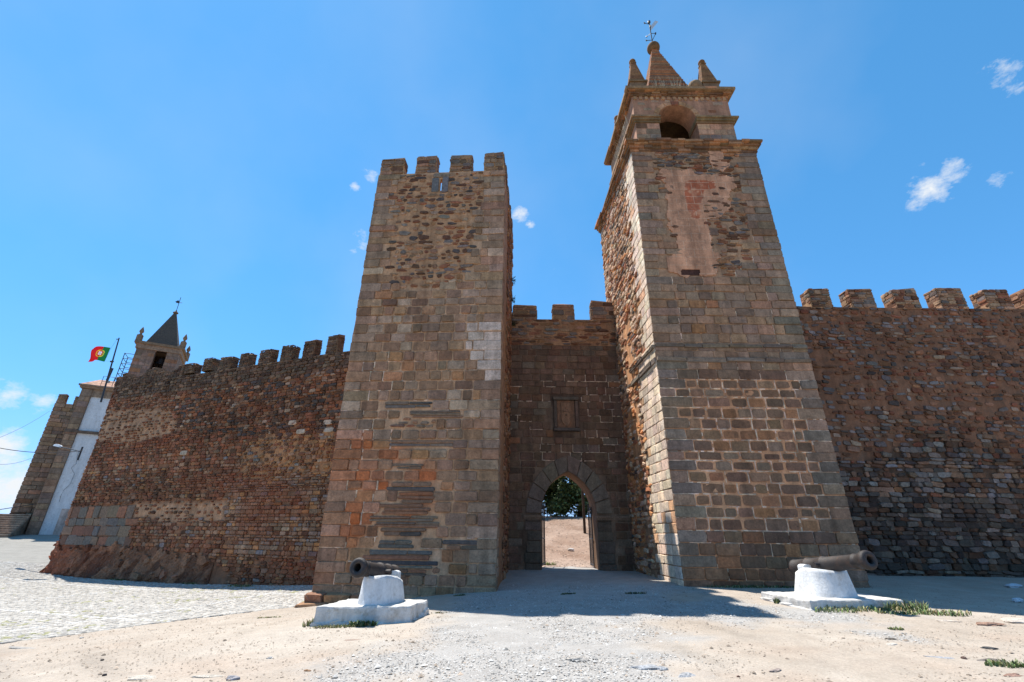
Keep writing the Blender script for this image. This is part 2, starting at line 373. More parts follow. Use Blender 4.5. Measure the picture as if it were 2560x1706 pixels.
def gz0(x, y):
    x = np.clip(np.asarray(x, float), -60, 45); y = np.clip(np.asarray(y, float), -12, 62)
    r2 = (x[..., None] - CTRL[:, 0]) ** 2 + (y[..., None] - CTRL[:, 1]) ** 2
    return _tps(r2) @ _W[:_n] + _W[_n] + _W[_n + 1] * x + _W[_n + 2] * y
def gz(x, y): return float(gz0(np.array(x), np.array(y)))
def gpt(px, py):
    """the point of the ground seen at a photo pixel"""
    z = 0.0
    for _ in range(12):
        p = at_z(px, py, min(z, 1.5)); z = .5 * z + .5 * gz(p[0], p[1])
    return at_z(px, py, z)
S_ = PW / 2353.0
KERB = [tuple(gpt(x * S_, y * S_)[:2]) for x, y in [(-160, 1500), (0, 1479), (150, 1462), (300, 1441), (450, 1421), (600, 1404), (700, 1393)]]
COBB = KERB + [(-5.6, 16.4), (-5.6, 21), (-26, 29.5), (-24, 34), (-34, 44), (-60, 44), (-60, 12)]
COBB_IN = COBB
def cobbled(x, y): return inpoly(x, y, COBB)
xs = np.concatenate([[-900, -400, -200, -120, -80, -60, -50], np.arange(-42, -14, .5), np.arange(-14, 15, .16), np.arange(15, 32, .5), [36, 45, 60, 90, 150, 300, 900]])
ys = np.concatenate([[-300, -100, -40, -15, -6, -2], np.arange(0, 3, .5), np.arange(3, 17, .16), np.arange(17, 46, .5), [50, 60, 90, 150, 300, 900, 2500]])
GX, GY = np.meshgrid(xs, ys)
GZ = gz0(GX, GY) + (fbm(GX * 1.1, GY * 1.1, 5) - .5) * .05 * (np.hypot(GX, GY) < 40) + (fbm(GX * 5, GY * 5, 8, 2) - .5) * .016 * (np.hypot(GX, GY) < 22)
# gravel track from the gate to the lower right, dirt elsewhere
def seg(x, y, a, b):
    a = np.array(a); b = np.array(b); d = b - a; t = np.clip(((x - a[0]) * d[0] + (y - a[1]) * d[1]) / (d @ d), 0, 1); return np.hypot(x - a[0] - d[0] * t, y - a[1] - d[1] * t)
def gravel_amt(x, y):
    d = np.minimum(seg(x, y, (2.4, 21), (1.4, 12.5)) - 3.0, seg(x, y, (1.4, 12.0), (.2, 7.0)) - 2.0)
    d = np.minimum(d, seg(x, y, (3.5, 12.6), (6.5, 10.6)) - 1.3); d = np.minimum(d, seg(x, y, (.2, 7), (-1.0, 4)) - 1.3)
    d = d + (fbm(x * .9, y * .9, 21) - .5) * 3.4
    return np.clip(.5 - d / 1.0, 0, 1)
GA = gravel_amt(GX, GY)
t1 = fbm(GX * .5, GY * .5, 31); t2 = fbm(GX * 1.7, GY * .9, 41); t3 = fbm(GX * 3.5, GY * 3.5, 51)
def lerp(a, b, t): return np.array(a) * (1 - t[..., None]) + np.array(b) * t[..., None]
dirt = lerp((.345, .288, .23), (.40, .348, .288), np.clip(t1 * 2 - .5, 0, 1)); dirt = lerp(0, 0, t1) + dirt
dirt = dirt * (1 - np.clip(t2 * 3 - 1.6, 0, 1)[..., None] * .6) + np.array((.44, .39, .325)) * (np.clip(t2 * 3 - 1.6, 0, 1)[..., None] * .6)
red = np.clip(fbm(GX * .7, GY * 1.1, 61) * 4 - 2.3, 0, 1)[..., None] * .5
dirt = dirt * (1 - red) + np.array((.35, .265, .20)) * red
grav = lerp((.29, .27, .245), (.37, .352, .325), t3)
trk = np.zeros_like(GX)
for off in (-.75, .75):
    cx = 1.6 + off + .9 * np.sin((GY - 4) * .22) - (GY - 12) * .28; trk = np.maximum(trk, np.exp(-((GX - cx) / .17) ** 2) * (GY < 16) * np.clip(fbm(GX, GY, 401) * 2 - .4, 0, 1))
    cx2 = -4.5 + off + (GY - 6) * -.9 + .5 * np.sin(GY * .5); trk = np.maximum(trk, np.exp(-((GX - cx2) / .22) ** 2) * (GY < 10) * np.clip(fbm(GX, GY, 403) * 2 - .5, 0, 1))
dirt = dirt * (1 - .22 * trk[..., None])
gc = dirt * (1 - GA[..., None]) + grav * GA[..., None]
ny, nx = GX.shape
mask_c = np.array([[cobbled(GX[j, i], GY[j, i]) for i in range(nx)] for j in range(ny)])
gc[mask_c] = np.array((.25, .235, .205)) * (0.85 + .3 * t3[mask_c])[:, None]
far = np.hypot(GX, GY) > 70; gc[far] = (.22, .19, .10)
ii = np.arange(nx - 1)[None, :] + np.arange(ny - 1)[:, None] * nx
FQ = np.stack([ii, ii + 1, ii + 1 + nx, ii + nx], -1).reshape(-1, 4)
ground = obj('ground', np.stack([GX, GY, GZ], -1).reshape(-1, 3), FQ, 'ground', cols=gc.reshape(-1, 3), loc=(0, 0, 0), smooth=True); ground['kind'] = 'structure'

# earth bank inside the walls, seen through the gate
bx = np.linspace(-4.6, 11.6, 60); by = np.concatenate([np.linspace(21.96, 50, 70), np.linspace(52, 160, 14)]); BX, BY = np.meshgrid(bx, by)
tt = np.clip((BY - 23.0) / 20.0, 0, 1); BZ = .3 + 2.75 * (tt * tt * (3 - 2 * tt)) * .75 + 2.75 * tt * .25 - np.clip(BY - 46, 0, 100) * .03 + (fbm(BX * .5, BY * .5, 71) - .5) * .35 * np.clip((BY - 23) / 4, 0, 1)
BZ[0, :] = .31; BZ = np.maximum(BZ, .31)
bt = fbm(BX * .9, BY * .9, 77); bc = lerp((.22, .14, .095), (.33, .235, .175), np.clip(bt * 2 - .5, 0, 1)); g2 = np.clip(1 - (BY - 22) / 4, 0, 1); bc = bc * (1 - .6 * g2[..., None]) + np.array((.36, .29, .24)) * .6 * g2[..., None]
bny, bnx = BX.shape; ii = np.arange(bnx - 1)[None, :] + np.arange(bny - 1)[:, None] * bnx
bank = obj('earth_bank', np.stack([BX, BY, BZ], -1).reshape(-1, 3), np.stack([ii, ii + 1, ii + 1 + bnx, ii + bnx], -1).reshape(-1, 4), 'ground', cols=bc.reshape(-1, 3), loc=(0, 22, .3), smooth=True); bank['kind'] = 'structure'
def bank_z(x, y):
    j = int(np.argmin(abs(by - y))); i = int(np.argmin(abs(bx - x))); return float(BZ[j, i])

# loose pebbles (gravel): uncountable
def pebbles(name, pts, sz, cols, seed):
    rs = np.random.RandomState(seed); n = len(pts)
    O = np.array([(1, 0, 0), (0, 1, 0), (-1, 0, 0), (0, -1, 0), (0, 0, 1), (.0, 0, -.6)]); Fo = np.array([(0, 1, 4), (1, 2, 4), (2, 3, 4), (3, 0, 4)])
    a = rs.uniform(0, 6.28, n); s = sz[:, None] * np.stack([rs.uniform(.7, 1.5, n), rs.uniform(.6, 1.1, n), rs.uniform(.35, .8, n)], 1)
    v = O[None] * s[:, None, :] * (1 + rs.uniform(-.25, .25, (n, 6, 1))); c, q = np.cos(a)[:, None], np.sin(a)[:, None]
    V = np.stack([v[..., 0] * c - v[..., 1] * q, v[..., 0] * q + v[..., 1] * c, v[..., 2]], -1) + pts[:, None, :]
    F = (Fo[None] + (np.arange(n) * 6)[:, None, None]).reshape(-1, 3)
    return tag(obj(name, V.reshape(-1, 3), F, 'pebble', cols=np.repeat(cols, 6, 0), loc=(0, 8, 0)), kind='stuff')
rs = np.random.RandomState(5)
n = 150000; px_ = rs.uniform(-12, 13, n); py_ = 3.0 + 14 * rs.uniform(0, 1, n) ** 1.3
ga = gravel_amt(px_, py_); keep = rs.uniform(0, 1, n) < np.maximum(ga, .2) * np.clip(1.25 - py_ / 22, .3, 1)
keep &= (np.abs(px_) < py_ * 1.05 + 1.2)
px_, py_, ga = px_[keep], py_[keep], ga[keep]
k2 = ~np.array([cobbled(a, b) for a, b in zip(px_, py_)]); k2 &= ~((px_ > -4.1) & (px_ < -1.8) & (py_ > 10.7) & (py_ < 12.3)) & ~((px_ > 6.4) & (px_ < 9.4) & (py_ > 11.6) & (py_ < 13.7))
px_, py_, ga = px_[k2], py_[k2], ga[k2]; n = len(px_)
base = np.where((rs.uniform(0, 1, n) < ga * .9)[:, None], np.array((.40, .385, .36)), np.array((.34, .275, .215))) * rs.uniform(.35, 1.35, (n, 1))
pebbles('gravel', np.stack([px_, py_, gz0(px_, py_) + .004], 1), rs.uniform(.007, .018, n) * (1 + (rs.uniform(0, 1, n) > .97) * 1.5), base, 6)
tag(bpy.data.objects['gravel'], 'loose pale gravel and pebbles spread over the dirt before the gate', 'gravel')

rb = np.random.RandomState(15); nb = 9000; bxx = rb.uniform(-1, 11, nb); byy = rb.uniform(22.1, 44, nb)
bzz = np.array([bank_z(a, b) for a, b in zip(bxx, byy)])
tag(pebbles('loose_stones', np.stack([bxx, byy, bzz], 1), rb.uniform(.015, .06, nb), np.array((.32, .235, .18)) * rb.uniform(.35, 1.35, (nb, 1)), 16), 'loose stones strewn over the earth bank inside the gate', 'stones')
# cobbled pavement: the nearest setts are parts, the rest one part of stuff
pav = thing('cobbled_pavement', (-16, 20, -.5), 'grey cobbled pavement sloping along the left wall', 'pavement', kind='structure'); del pav['category'], pav['label']
rc = np.random.RandomState(9); setts = []
du = np.array([.93, -.36]); dv = np.array([.36, .93]); o0 = np.array([-6., 13.])
WHITE_ROWS = {-6, 40, 84}
for r in range(-45, 130):
    off = rc.uniform(0, .1); c0 = -200
    for c in range(-235, 25):
        q = o0 + du * (c * .118 + off) + dv * (r * .112)
        if q[1] > 29 or q[0] < -1.15 * q[1] - 1 or not cobbled(q[0], q[1]): continue
        if (q - np.array([-25.3, 27.4])) @ np.array([.36, .93]) > .3 and q[0] > -26: continue
        setts.append((q[0], q[1], r in WHITE_ROWS or (c + 40) % 62 == 0))
setts = np.array(setts); sn = len(setts)
sz_ = gz0(setts[:, 0], setts[:, 1]) + rc.uniform(.012, .03, sn)
cs = np.array((.405, .378, .335)) * rc.uniform(.72, 1.2, (sn, 1)); wh = setts[:, 2] > .5; cs[wh] = np.array((.5, .485, .455))
moss = (fbm(setts[:, 0] * .9, setts[:, 1] * .9, 91) > .6) & (setts[:, 1] < 22) & (rc.uniform(0, 1, sn) < .16); cs[moss] = np.array((.28, .27, .15))
order = np.argsort(setts[:, 0] ** 2 + setts[:, 1] ** 2)
def sett_mesh(i, loc):
    w = .052 * rc.uniform(.85, 1.05); l = .055 * rc.uniform(.85, 1.05); a = math.atan2(-.36, .93) + rc.uniform(-.1, .1); ca, sa = math.cos(a), math.sin(a); t = rc.uniform(-.05, .05, 2)
    V = []
    for k, zz in ((1, -.06), (.98, -.008), (.72, .004)):
        for sx, sy in ((-1, -1), (1, -1), (1, 1), (-1, 1)):
            x, y = sx * l * k, sy * w * k; V.append((loc[0] + x * ca - y * sa, loc[1] + x * sa + y * ca, loc[2] + zz + x * t[0] + y * t[1]))
    return V
SF = [(0, 1, 5, 4), (1, 2, 6, 5), (2, 3, 7, 6), (3, 0, 4, 7), (4, 5, 9, 8), (5, 6, 10, 9), (6, 7, 11, 10), (7, 4, 8, 11), (8, 9, 10, 11)]
VV = []; CC = []
for k, i in enumerate(order):
    loc = (setts[i, 0], setts[i, 1], sz_[i]); V = sett_mesh(i, loc)
    if k < 300: obj('sett', V, SF, 'pebble', pav, cols=cs[i], loc=loc)
    else: VV += V; CC += [cs[i]] * 12
fq = (np.array(SF)[None] + (np.arange(len(VV) // 12) * 12)[:, None, None]).reshape(-1, 4)
tag(obj('setts', VV, fq, 'pebble', pav, cols=np.array(CC)), kind='stuff')

# ================================================================== MASONRY
def ring_boxes(mb, q, z0, z1, t, col):
    """hollow wall along the edges of plan quad q (counter-clockwise)"""
    c = np.mean(np.array(q), 0); inn = [tuple(np.array(p) + (c - np.array(p)) * t / np.linalg.norm(c - np.array(p)) * 1.41) for p in q]
    for i in range(4):
        j = (i + 1) % 4; mb.prism([q[i], q[j], inn[j], inn[i]], z0, z1, col)
def merlon(face, u0, u1, v0, v1, dep, parent, pal, seed, mort=MORT, indiv=True, hr=(.13, .26), wr=(.25, .6), slope=.0, mat='rubble', lean=0.0):
    rng = random.Random(seed); mb = MB(); g = .03
    def pt(u, v, d): return face.P(u, v, d)
    a = [pt(u0 + g, v0 - .02, -g), pt(u1 - g, v0 - .02, -g), pt(u1 - g, v0 - .02, -dep + g), pt(u0 + g, v0 - .02, -dep + g)]
    s1, s2 = rng.uniform(-.1, .07), rng.uniform(-.1, .07); u0 += rng.uniform(0, .06); u1 -= rng.uniform(0, .06)
    b = [pt(u0 + g, v1 - slope + s1, -g), pt(u1 - g, v1 - slope + s2, -g), pt(u1 - g, v1 + s2, -dep + g), pt(u0 + g, v1 + s1, -dep + g)]
    m = [pt((u0 + u1) / 2, v1 - slope * .5 + .04, -dep / 2)]
    mb.add(a + b + m, [(0, 1, 5, 4), (1, 2, 6, 5), (2, 3, 7, 6), (3, 0, 4, 7), (4, 5, 8), (5, 6, 8), (6, 7, 8), (7, 4, 8)], jit(mort, rng, .1))
    mo = mb.build('merlon', 'mortar', parent, loc=face.P((u0 + u1) / 2, v0, -dep / 2))
    z0 = face.o[2]
    F0 = face
    fl = Face(face.P(u0, 0, -dep)[:2], face.P(u0, 0, 0)[:2], z0); fr = Face(face.P(u1, 0, 0)[:2], face.P(u1, 0, -dep)[:2], z0)
    for (f, a0, a1, k) in ((F0, u0, u1, 0), (fl, 0, dep, 1), (fr, 0, dep, 2)):
        st = []
        top = v1 + min(s1, s2)
        for (r, q) in courses(rng, a0 + .02, a1 - .02, v0 - (.0 if k == 0 else 0), top + rng.uniform(-.02, .03), hr, wr):
            st.append((rect_poly(r, rng, .035, .035, .02) if rng.random() < .5 else rub_poly(r, rng, .95, 8, .5, .1), rng.uniform(.0, .045) - .01, jit(pick(rng, pal), rng)))
        vis = (f.o + f.u * f.len / 2 - EYE) @ f.n < 0
        emit(f, st, mo, 'stone', 'stones', 60 if (indiv and vis) else 0, mat, seed + k)
    return mo

def pointing(face, lines, parent, col, d=.012):
    mbp = MB(); rg = random.Random(5)
    for (u0, v0, u1, v1, w) in lines:
        L_ = math.hypot(u1 - u0, v1 - v0); k = max(1, int(L_ / .11)); nx_, ny_ = -(v1 - v0) / L_, (u1 - u0) / L_; pv = None
        for i in range(k + 1):
            t = i / k; ww = w * rg.uniform(.35, 1.2); o = rg.uniform(-.006, .006); u = u0 + (u1 - u0) * t; v = v0 + (v1 - v0) * t
            cur = (face.P(u + nx_ * (o + ww), v + ny_ * (o + ww), d), face.P(u + nx_ * (o - ww), v + ny_ * (o - ww), d), face.P(u + nx_ * (o + 3 * ww), v + ny_ * (o + 3 * ww), -.02), face.P(u + nx_ * (o - 3 * ww), v + ny_ * (o - 3 * ww), -.02))
            if pv and rg.random() < .78: mbp.add([pv[2], pv[0], pv[1], pv[3], cur[2], cur[0], cur[1], cur[3]], [(0, 4, 5, 1), (1, 5, 6, 2), (2, 6, 7, 3)], jit(col, rg, .3))
            pv = cur
    if mbp.v: tag(mbp.build('pointing', 'mortar', parent), kind='stuff')
# ------------------------------------------------------------------ left tower
LT = [(-6.1, 16.0), (-.4, 15.6), (-.03, 20.85), (-5.73, 21.25)]
lt = thing('battlemented_tower', (-3.2, 18.3, -.4), 'square battlemented stone tower with four front merlons, left of the gateway', 'tower')
fl = Face(LT[0], LT[1]); ZT = 15.2; ZP = 16.47
c = np.mean(np.array(LT), 0); ins = [tuple(np.array(p) + (c - np.array(p)) / np.linalg.norm(c - np.array(p)) * .06) for p in LT]
mb = MB(); mb.prism(ins, -.9, ZT, MORT); mb.build('core', 'mortar', lt)
rng = random.Random(11)
RUB = fl.poly([(750 + x * .3827, 350 + y * .3827) for x, y in [(515, 232), (1345, 205), (1335, 260), (1290, 330), (1190, 420), (1115, 520), (1150, 680), (1110, 800), (1130, 880), (1060, 940), (830, 965), (610, 955), (570, 850), (560, 720), (600, 600), (600, 500), (520, 440), (500, 330)]])
PAT = fl.poly([(1194, 796), (1262, 796), (1259, 948), (1215, 948), (1203, 920), (1160, 905), (1160, 862), (1180, 845), (1165, 818), (1194, 815)])
z3 = lambda x, y: fl.uv(750 + x * .4464, 900 + y * .4464)
SLABS = [(440, 235, 745, 270), (600, 285, 905, 325), (515, 345, 600, 378), (630, 345, 745, 382), (460, 450, 852, 487), (475, 685, 772, 735), (545, 740, 790, 803), (450, 808, 735, 868), (395, 875, 778, 938), (440, 940, 715, 985), (350, 1068, 775, 1150), (480, 1155, 745, 1210), (810, 1012, 1022, 1065), (520, 582, 710, 615), (430, 1012, 660, 1055)]
SR = []
for (x0, y0, x1, y1) in SLABS:
    a = z3(x0, y1); b = z3(x1, y0); SR.append((a[0], b[0], a[1], b[1]))
def rustamt(u, v):
    t = 0
    for (x, y, r) in [(310, 650, .95), (310, 850, .95), (280, 960, .85), (330, 470, .75), (690, 640, .75), (680, 780, .7), (540, 530, .65), (440, 700, .65), (600, 880, .5)]:
        q = z3(x, y); t = max(t, 1 - math.hypot(u - q[0], (v - q[1]) * 1.3) / r)
    return max(0, min(1, t * 1.3))
def ltmort(u, v):
    c = MORT if inpoly(u, v, RUB) else mixc3((.46, .34, .235), (.56, .45, .35), float(vn(u * 1.3, v * 1.3, 4)))
    return mixc3(c, RUST, rustamt(u, v) * .7)
NO = fl.len
SLU = 2.87
grid_face(fl, 0, NO, -.9, ZP, .19, ltmort, 'mortar_face', 'mortar', lt, off=-.02, mask=lambda u, v: not (abs(u - SLU) < .1 and 15.4 < v < 16.15))
st = []; occ = []; PL = []
for (r, q) in courses(rng, 0, NO, -.62, 16.44, (.30, .40), (.34, .74), (.98, .62)):
    cu, cv = (r[0] + r[1]) / 2, (r[2] + r[3]) / 2
    if any(s[0] - .02 < cu < s[1] + .02 and s[2] - .08 < cv < s[3] + .08 for s in SR): continue
    if inpoly(cu, cv, RUB) and (cv < 14.7 or .9 < cu < NO - 1.1): continue
    if abs(cu - SLU) < (r[1] - r[0]) / 2 + .1 and r[3] > 15.4: continue
    if inpoly(cu, cv, PAT): col = jit(PALE, rng, .08, .02)
    else:
        col = pick(rng, [(BROWN, 5), (GREY, 3), (LIGHTG, 1.2), (ORANGE, .9), ((.22, .16, .12), 2)])
        if q or cu < .9: col = pick(rng, [(GREY, 4), (LIGHTG, 2), (BROWN, 2)])
        if cv > 11 and not q: col = pick(rng, [(GREY, 3), (BROWN, 2)])
        col = mixc3(jit(col, rng), RUST, rustamt(cu, cv) * rng.uniform(.3, .85))
    g = .022 if q else rng.uniform(.022, .05)
    if cv < 8 and cu < 2.2 and rng.random() < .35: PL.append((r[1], r[2], r[1], r[3], .012))
    if cv < 8 and rng.random() < .14: PL.append((r[0], r[2], r[1], r[2], .009))
    r2 = r if q else (r[0] + rng.uniform(0, .02), r[1] - rng.uniform(0, .02), r[2] + rng.uniform(0, .012), r[3] - rng.uniform(0, .012))
    if q: r2 = (r[0] - rng.uniform(0, .022) if r[0] < .01 else r[0], r[1] + rng.uniform(0, .022) if r[1] > NO - .01 else r[1], r[2], r[3])
    st.append((rect_poly(r2, rng, g, .03 if not q else .018, .014), rng.uniform(.0, .055), col)); occ.append(r)
emit(fl, st, lt, 'ashlar_block', 'ashlar_blocks', 300, 'stone', 12); pointing(fl, PL, lt, (.66, .61, .55))
st = []
for s in SR:
    h = s[3] - s[2]; k = max(1, round(h / rng.uniform(.09, .16))); v = s[2]
    for i in range(k):
        hh = h / k; a = s[0] + rng.uniform(-.1, .28); b = s[1] - rng.uniform(-.1, .3); cc = [a, b] if rng.random() < .6 else [a, rng.uniform(a + .3 * (b - a), a + .7 * (b - a)), b]
        for p, q in zip(cc[:-1], cc[1:]):
            st.append((rect_poly((p, q, v, v + hh), rng, .014, .03, .016), rng.uniform(.015, .05), mixc3(mixc3(BROWN, jit(pick(rng, [((.17, .16, .145), 3), (SLATED, 1.2), ((.24, .175, .125), 4), ((.28, .24, .2), 1.5), ((.3, .16, .1), 1.5)]), rng), 1 if v < 1.5 else rng.uniform(.35, .85)), RUST, rustamt((p + q) / 2, v) * rng.uniform(0, .6))))
        v += hh
emit(fl, st, lt, 'slate_slab', 'slate_slabs', 300, 'slate', 13); SLST = [(min(p[0] for p in q[0]), max(p[0] for p in q[0]), min(p[1] for p in q[0]), max(p[1] for p in q[0])) for q in st]
def rubble_fill(face, zone, bounds, rng, pal, hr, wr, shrink, skip, occ=(), proud=(.0, .035), tilt=.12):
    out = []
    for (r, q) in courses(rng, *bounds, hr, wr):
        cu, cv = (r[0] + r[1]) / 2 + rng.uniform(-.03, .03), (r[2] + r[3]) / 2 + rng.uniform(-.03, .03)
        if zone and not inpoly(cu, cv, zone): continue
        if rng.random() < skip: continue
        if any(o[0] < cu < o[1] and o[2] < cv < o[3] for o in occ): continue
        s = rng.uniform(*shrink); d = (r[1] - r[0]) / 2, (r[3] - r[2]) / 2
        out.append((rub_poly((cu - d[0], cu + d[0], cv - d[1], cv + d[1]), rng, s, rng.choice((5, 6, 7)), .75, .26, rng.uniform(-tilt, tilt)), rng.uniform(*proud), jit(pick(rng, pal), rng, .25)))
    return out
st = rubble_fill(fl, RUB, (.2, NO - .2, 8.5, 16.4), rng, [(DARKB, 2.5), (REDB, 2), (ORANGE, 1), (SLATE, 2), (BROWN, 2), (SLATED, 1.5), (LIGHTG, 1), ((.34, .26, .19), 2.5)], (.12, .25), (.18, .58), (.58, 1.0), .14, occ)
st = [s for s in st if not (abs(s[0][0][0] - SLU) < .35 and s[0][0][1] > 15.3)]
for q in rubble_fill(fl, None, (1.3, 4.7, .2, 7.2), rng, [(BROWN, 3), (REDB, 2), (DARKB, 1), ((.3, .2, .14), 3), (SLATE, 1)], (.10, .19), (.16, .42), (.75, 1.0), .1, occ + SLST, proud=(.0, .03)):
    if any(o[0] - .02 < p[0] < o[1] + .02 and o[2] < p[1] < o[3] for o in occ + SLST for p in q[0]): continue
    st.append((q[0], q[1], mixc3(q[2], RUST, rustamt(*q[0][0]) * .6)))
emit(fl, st, lt, 'rubble_stone', 'rubble_stones', 300, 'rubble', 14)
st = [(rect_poly((SLU - .38, SLU - .07, 15.35, 16.15), rng, .02, .03), .03, SLATE), (rect_poly((SLU + .07, SLU + .36, 15.35, 16.2), rng, .02, .03), .03, jit(SLATE, rng)), (rect_poly((SLU - .35, SLU + .4, 16.17, 16.4), rng, .02, .03), .03, GREY)]
emit(fl, st, lt, 'slit_jamb', 'slit_jambs', 5, 'slate', 15)
# parapet walls (open terrace behind), with the arrow slit
mb = MB(); TH = .3
def pbox(face, u0, u1, v0, v1, d0, d1):
    a = [face.P(u0, v0, -d0), face.P(u1, v0, -d0), face.P(u1, v0, -d1), face.P(u0, v0, -d1)]; b = [face.P(u0, v1, -d0), face.P(u1, v1, -d0), face.P(u1, v1, -d1), face.P(u0, v1, -d1)]
    mb.add(a + b, [(0, 3, 2, 1), (4, 5, 6, 7), (0, 1, 5, 4), (1, 2, 6, 5), (2, 3, 7, 6), (3, 0, 4, 7)], MORT)
pbox(fl, .02, SLU - .06, ZT - .02, ZP - .004, .03, TH); pbox(fl, SLU + .06, NO - .02, ZT - .02, ZP - .004, .03, TH); pbox(fl, SLU - .06, SLU + .06, ZT - .02, 15.45, .03, TH); pbox(fl, SLU - .06, SLU + .06, 16.12, ZP - .004, .03, TH)
fr = Face(LT[1], LT[2]); fb = Face(LT[2], LT[3]); fL = Face(LT[3], LT[0])
for f in (fr, fb, fL): pbox(f, .32, f.len - .02, ZT - .02, ZP - .004, .03, .45)
mb.build('parapet', 'mortar', lt)
PALT = [(GREY, 3), (BROWN, 3), (SLATE, 2), (DARKB, 1.5), ((.2, .16, .12), 2)]
for i, (a, b) in enumerate([(0, 1.17), (1.62, 2.66), (3.19, 4.22), (4.75, NO)]): merlon(fl, a, b, ZP, 17.46 + .03 * i, .5, lt, PALT, 100 + i * 7)
for i, (a, b) in enumerate([(.55, 1.3), (1.9, 2.75), (3.3, 4.1), (4.5, 5.2)]):
    merlon(fr, a, b, ZP, 17.4, .5, lt, PALT, 140 + i * 7); merlon(fL, a, b, ZP, 17.4, .5, lt, PALT, 170 + i * 7, indiv=False)
for i, (a, b) in enumerate([(0, 1.1), (1.6, 2.6), (3.1, 4.1), (4.6, 5.6)]): merlon(fb, a, b, ZP, 17.4, .5, lt, PALT, 200 + i * 7, indiv=False)
# right flank of the tower: quoins, a strip of old render, rubble behind
grid_face(fr, 0, fr.len, -.5, ZP, .25, lambda u, v: mixc3((.34, .2, .11), (.25, .17, .12), float(vn(u * 2, v * .8, 9))), 'flank_mortar', 'mortar', lt, off=-.01)
st = []
for k in range(60):
    v = -.5 + k * .285
    if v > 16.2: break
    w = .75 if k % 2 else .45; st.append((rect_poly((.0, w, v, v + .285), rng, .022, .02), rng.uniform(.006, .02), jit(BROWN if v > 4 else GREY, rng)))
emit(fr, st, lt, 'quoin', 'quoins', 60, 'stone', 16)
emit(fr, rubble_fill(fr, None, (1.9, fr.len, -.3, 16.4), rng, [(REDB, 2), (BROWN, 3), (ORANGE, 1.5), (DARKB, 2)], (.14, .3), (.25, .7), (.75, 1.0), .1, proud=(.0, .06)), lt, 'rubble_stone', 'flank_rubble', 60, 'rubble', 17)
# left flank and back (never in view): plain mortar faces
grid_face(fL, 0, fL.len, -.9, ZP, .8, lambda u, v: MORT, 'flank_mortar', 'mortar', lt, off=-.01); grid_face(fb, 0, fb.len, -.9, ZP, .8, lambda u, v: MORT, 'back_mortar', 'mortar', lt, off=-.01)
# projecting footing stones at the left foot
for i, (a, b, z0, z1, d) in enumerate([(-.1, .5, -.6, -.08, .3), (.52, 1.3, -.6, -.1, .26), (1.32, 2.4, -.6, -.1, .24), (-.2, .75, -.9, -.33, .62), (.78, 1.8, -.9, -.36, .55), (2.42, 3.4, -.6, -.12, .2), (3.42, 4.4, -.6, -.1, .16)]):
    V, F, _ = stone_mesh(fl, rect_poly((a, b, z0, z1), rng, .02, .04, .02), d, rng, bev=.03, deep=-.2); obj('footing_stone', V, F, 'stone', lt, cols=jit((.34, .24, .17), rng), loc=V[-1])

# ------------------------------------------------------------------ gate wall
gw = thing('gate_wall', (2.5, 21.2, .28), 'deeply shaded ashlar wall with pointed gate arch between the two towers', 'wall')
GY0, GY1 = 20.5, 22.0; fg = Face((-.1, GY0), (5.3, GY0)); GO = -.1
ACX = 2.49; AHW = 1.17; ASP = 2.42; AC = .693; AR = AHW + AC
def arch_pts(extra=0.0, n=10):
    r = AR + extra; a1 = math.acos(AC / r); out = []
    for k in range(n + 1):
        a = a1 * k / n; out.append((ACX - AC + r * math.cos(a) , ASP + r * math.sin(a)))
    return out + [(2 * ACX - x, z) for x, z in out[::-1][1:]]       # right springing -> apex -> left springing
def in_arch(x, z, e): 
    if z < ASP: return abs(x - ACX) < AHW + e
    r = AR + e; return (x - (ACX - AC)) ** 2 + (z - ASP) ** 2 < r * r and (x - (ACX + AC)) ** 2 + (z - ASP) ** 2 < r * r
out = [(-.1, -.5), (-.1, 11.45), (5.3, 11.55), (5.3, -.5), (ACX + AHW, -.5)] + arch_pts() + [(ACX - AHW, -.5)]
k = len(out); V = [(x, GY0 + .05, z) for x, z in out] + [(x, GY1, z) for x, z in out]
F = [tuple(range(k)), tuple(range(k, 2 * k))[::-1]] + [((i + 1) % k, i, i + k, (i + 1) % k + k) for i in range(k)]
obj('core', V, F, 'mortar', gw, cols=(.22, .17, .13))
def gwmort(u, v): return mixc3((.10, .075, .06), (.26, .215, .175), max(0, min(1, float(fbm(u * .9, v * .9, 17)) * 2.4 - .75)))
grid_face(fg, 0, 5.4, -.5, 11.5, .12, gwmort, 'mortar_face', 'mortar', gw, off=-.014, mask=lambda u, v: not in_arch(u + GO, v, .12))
q0 = at_y(1382.8, 993, GY0); q1 = at_y(1448.4, 1079.7, GY0); PAN = (q0[0] - GO, q1[0] - GO, q1[2], q0[2])
rng = random.Random(21); st = []; PL = []
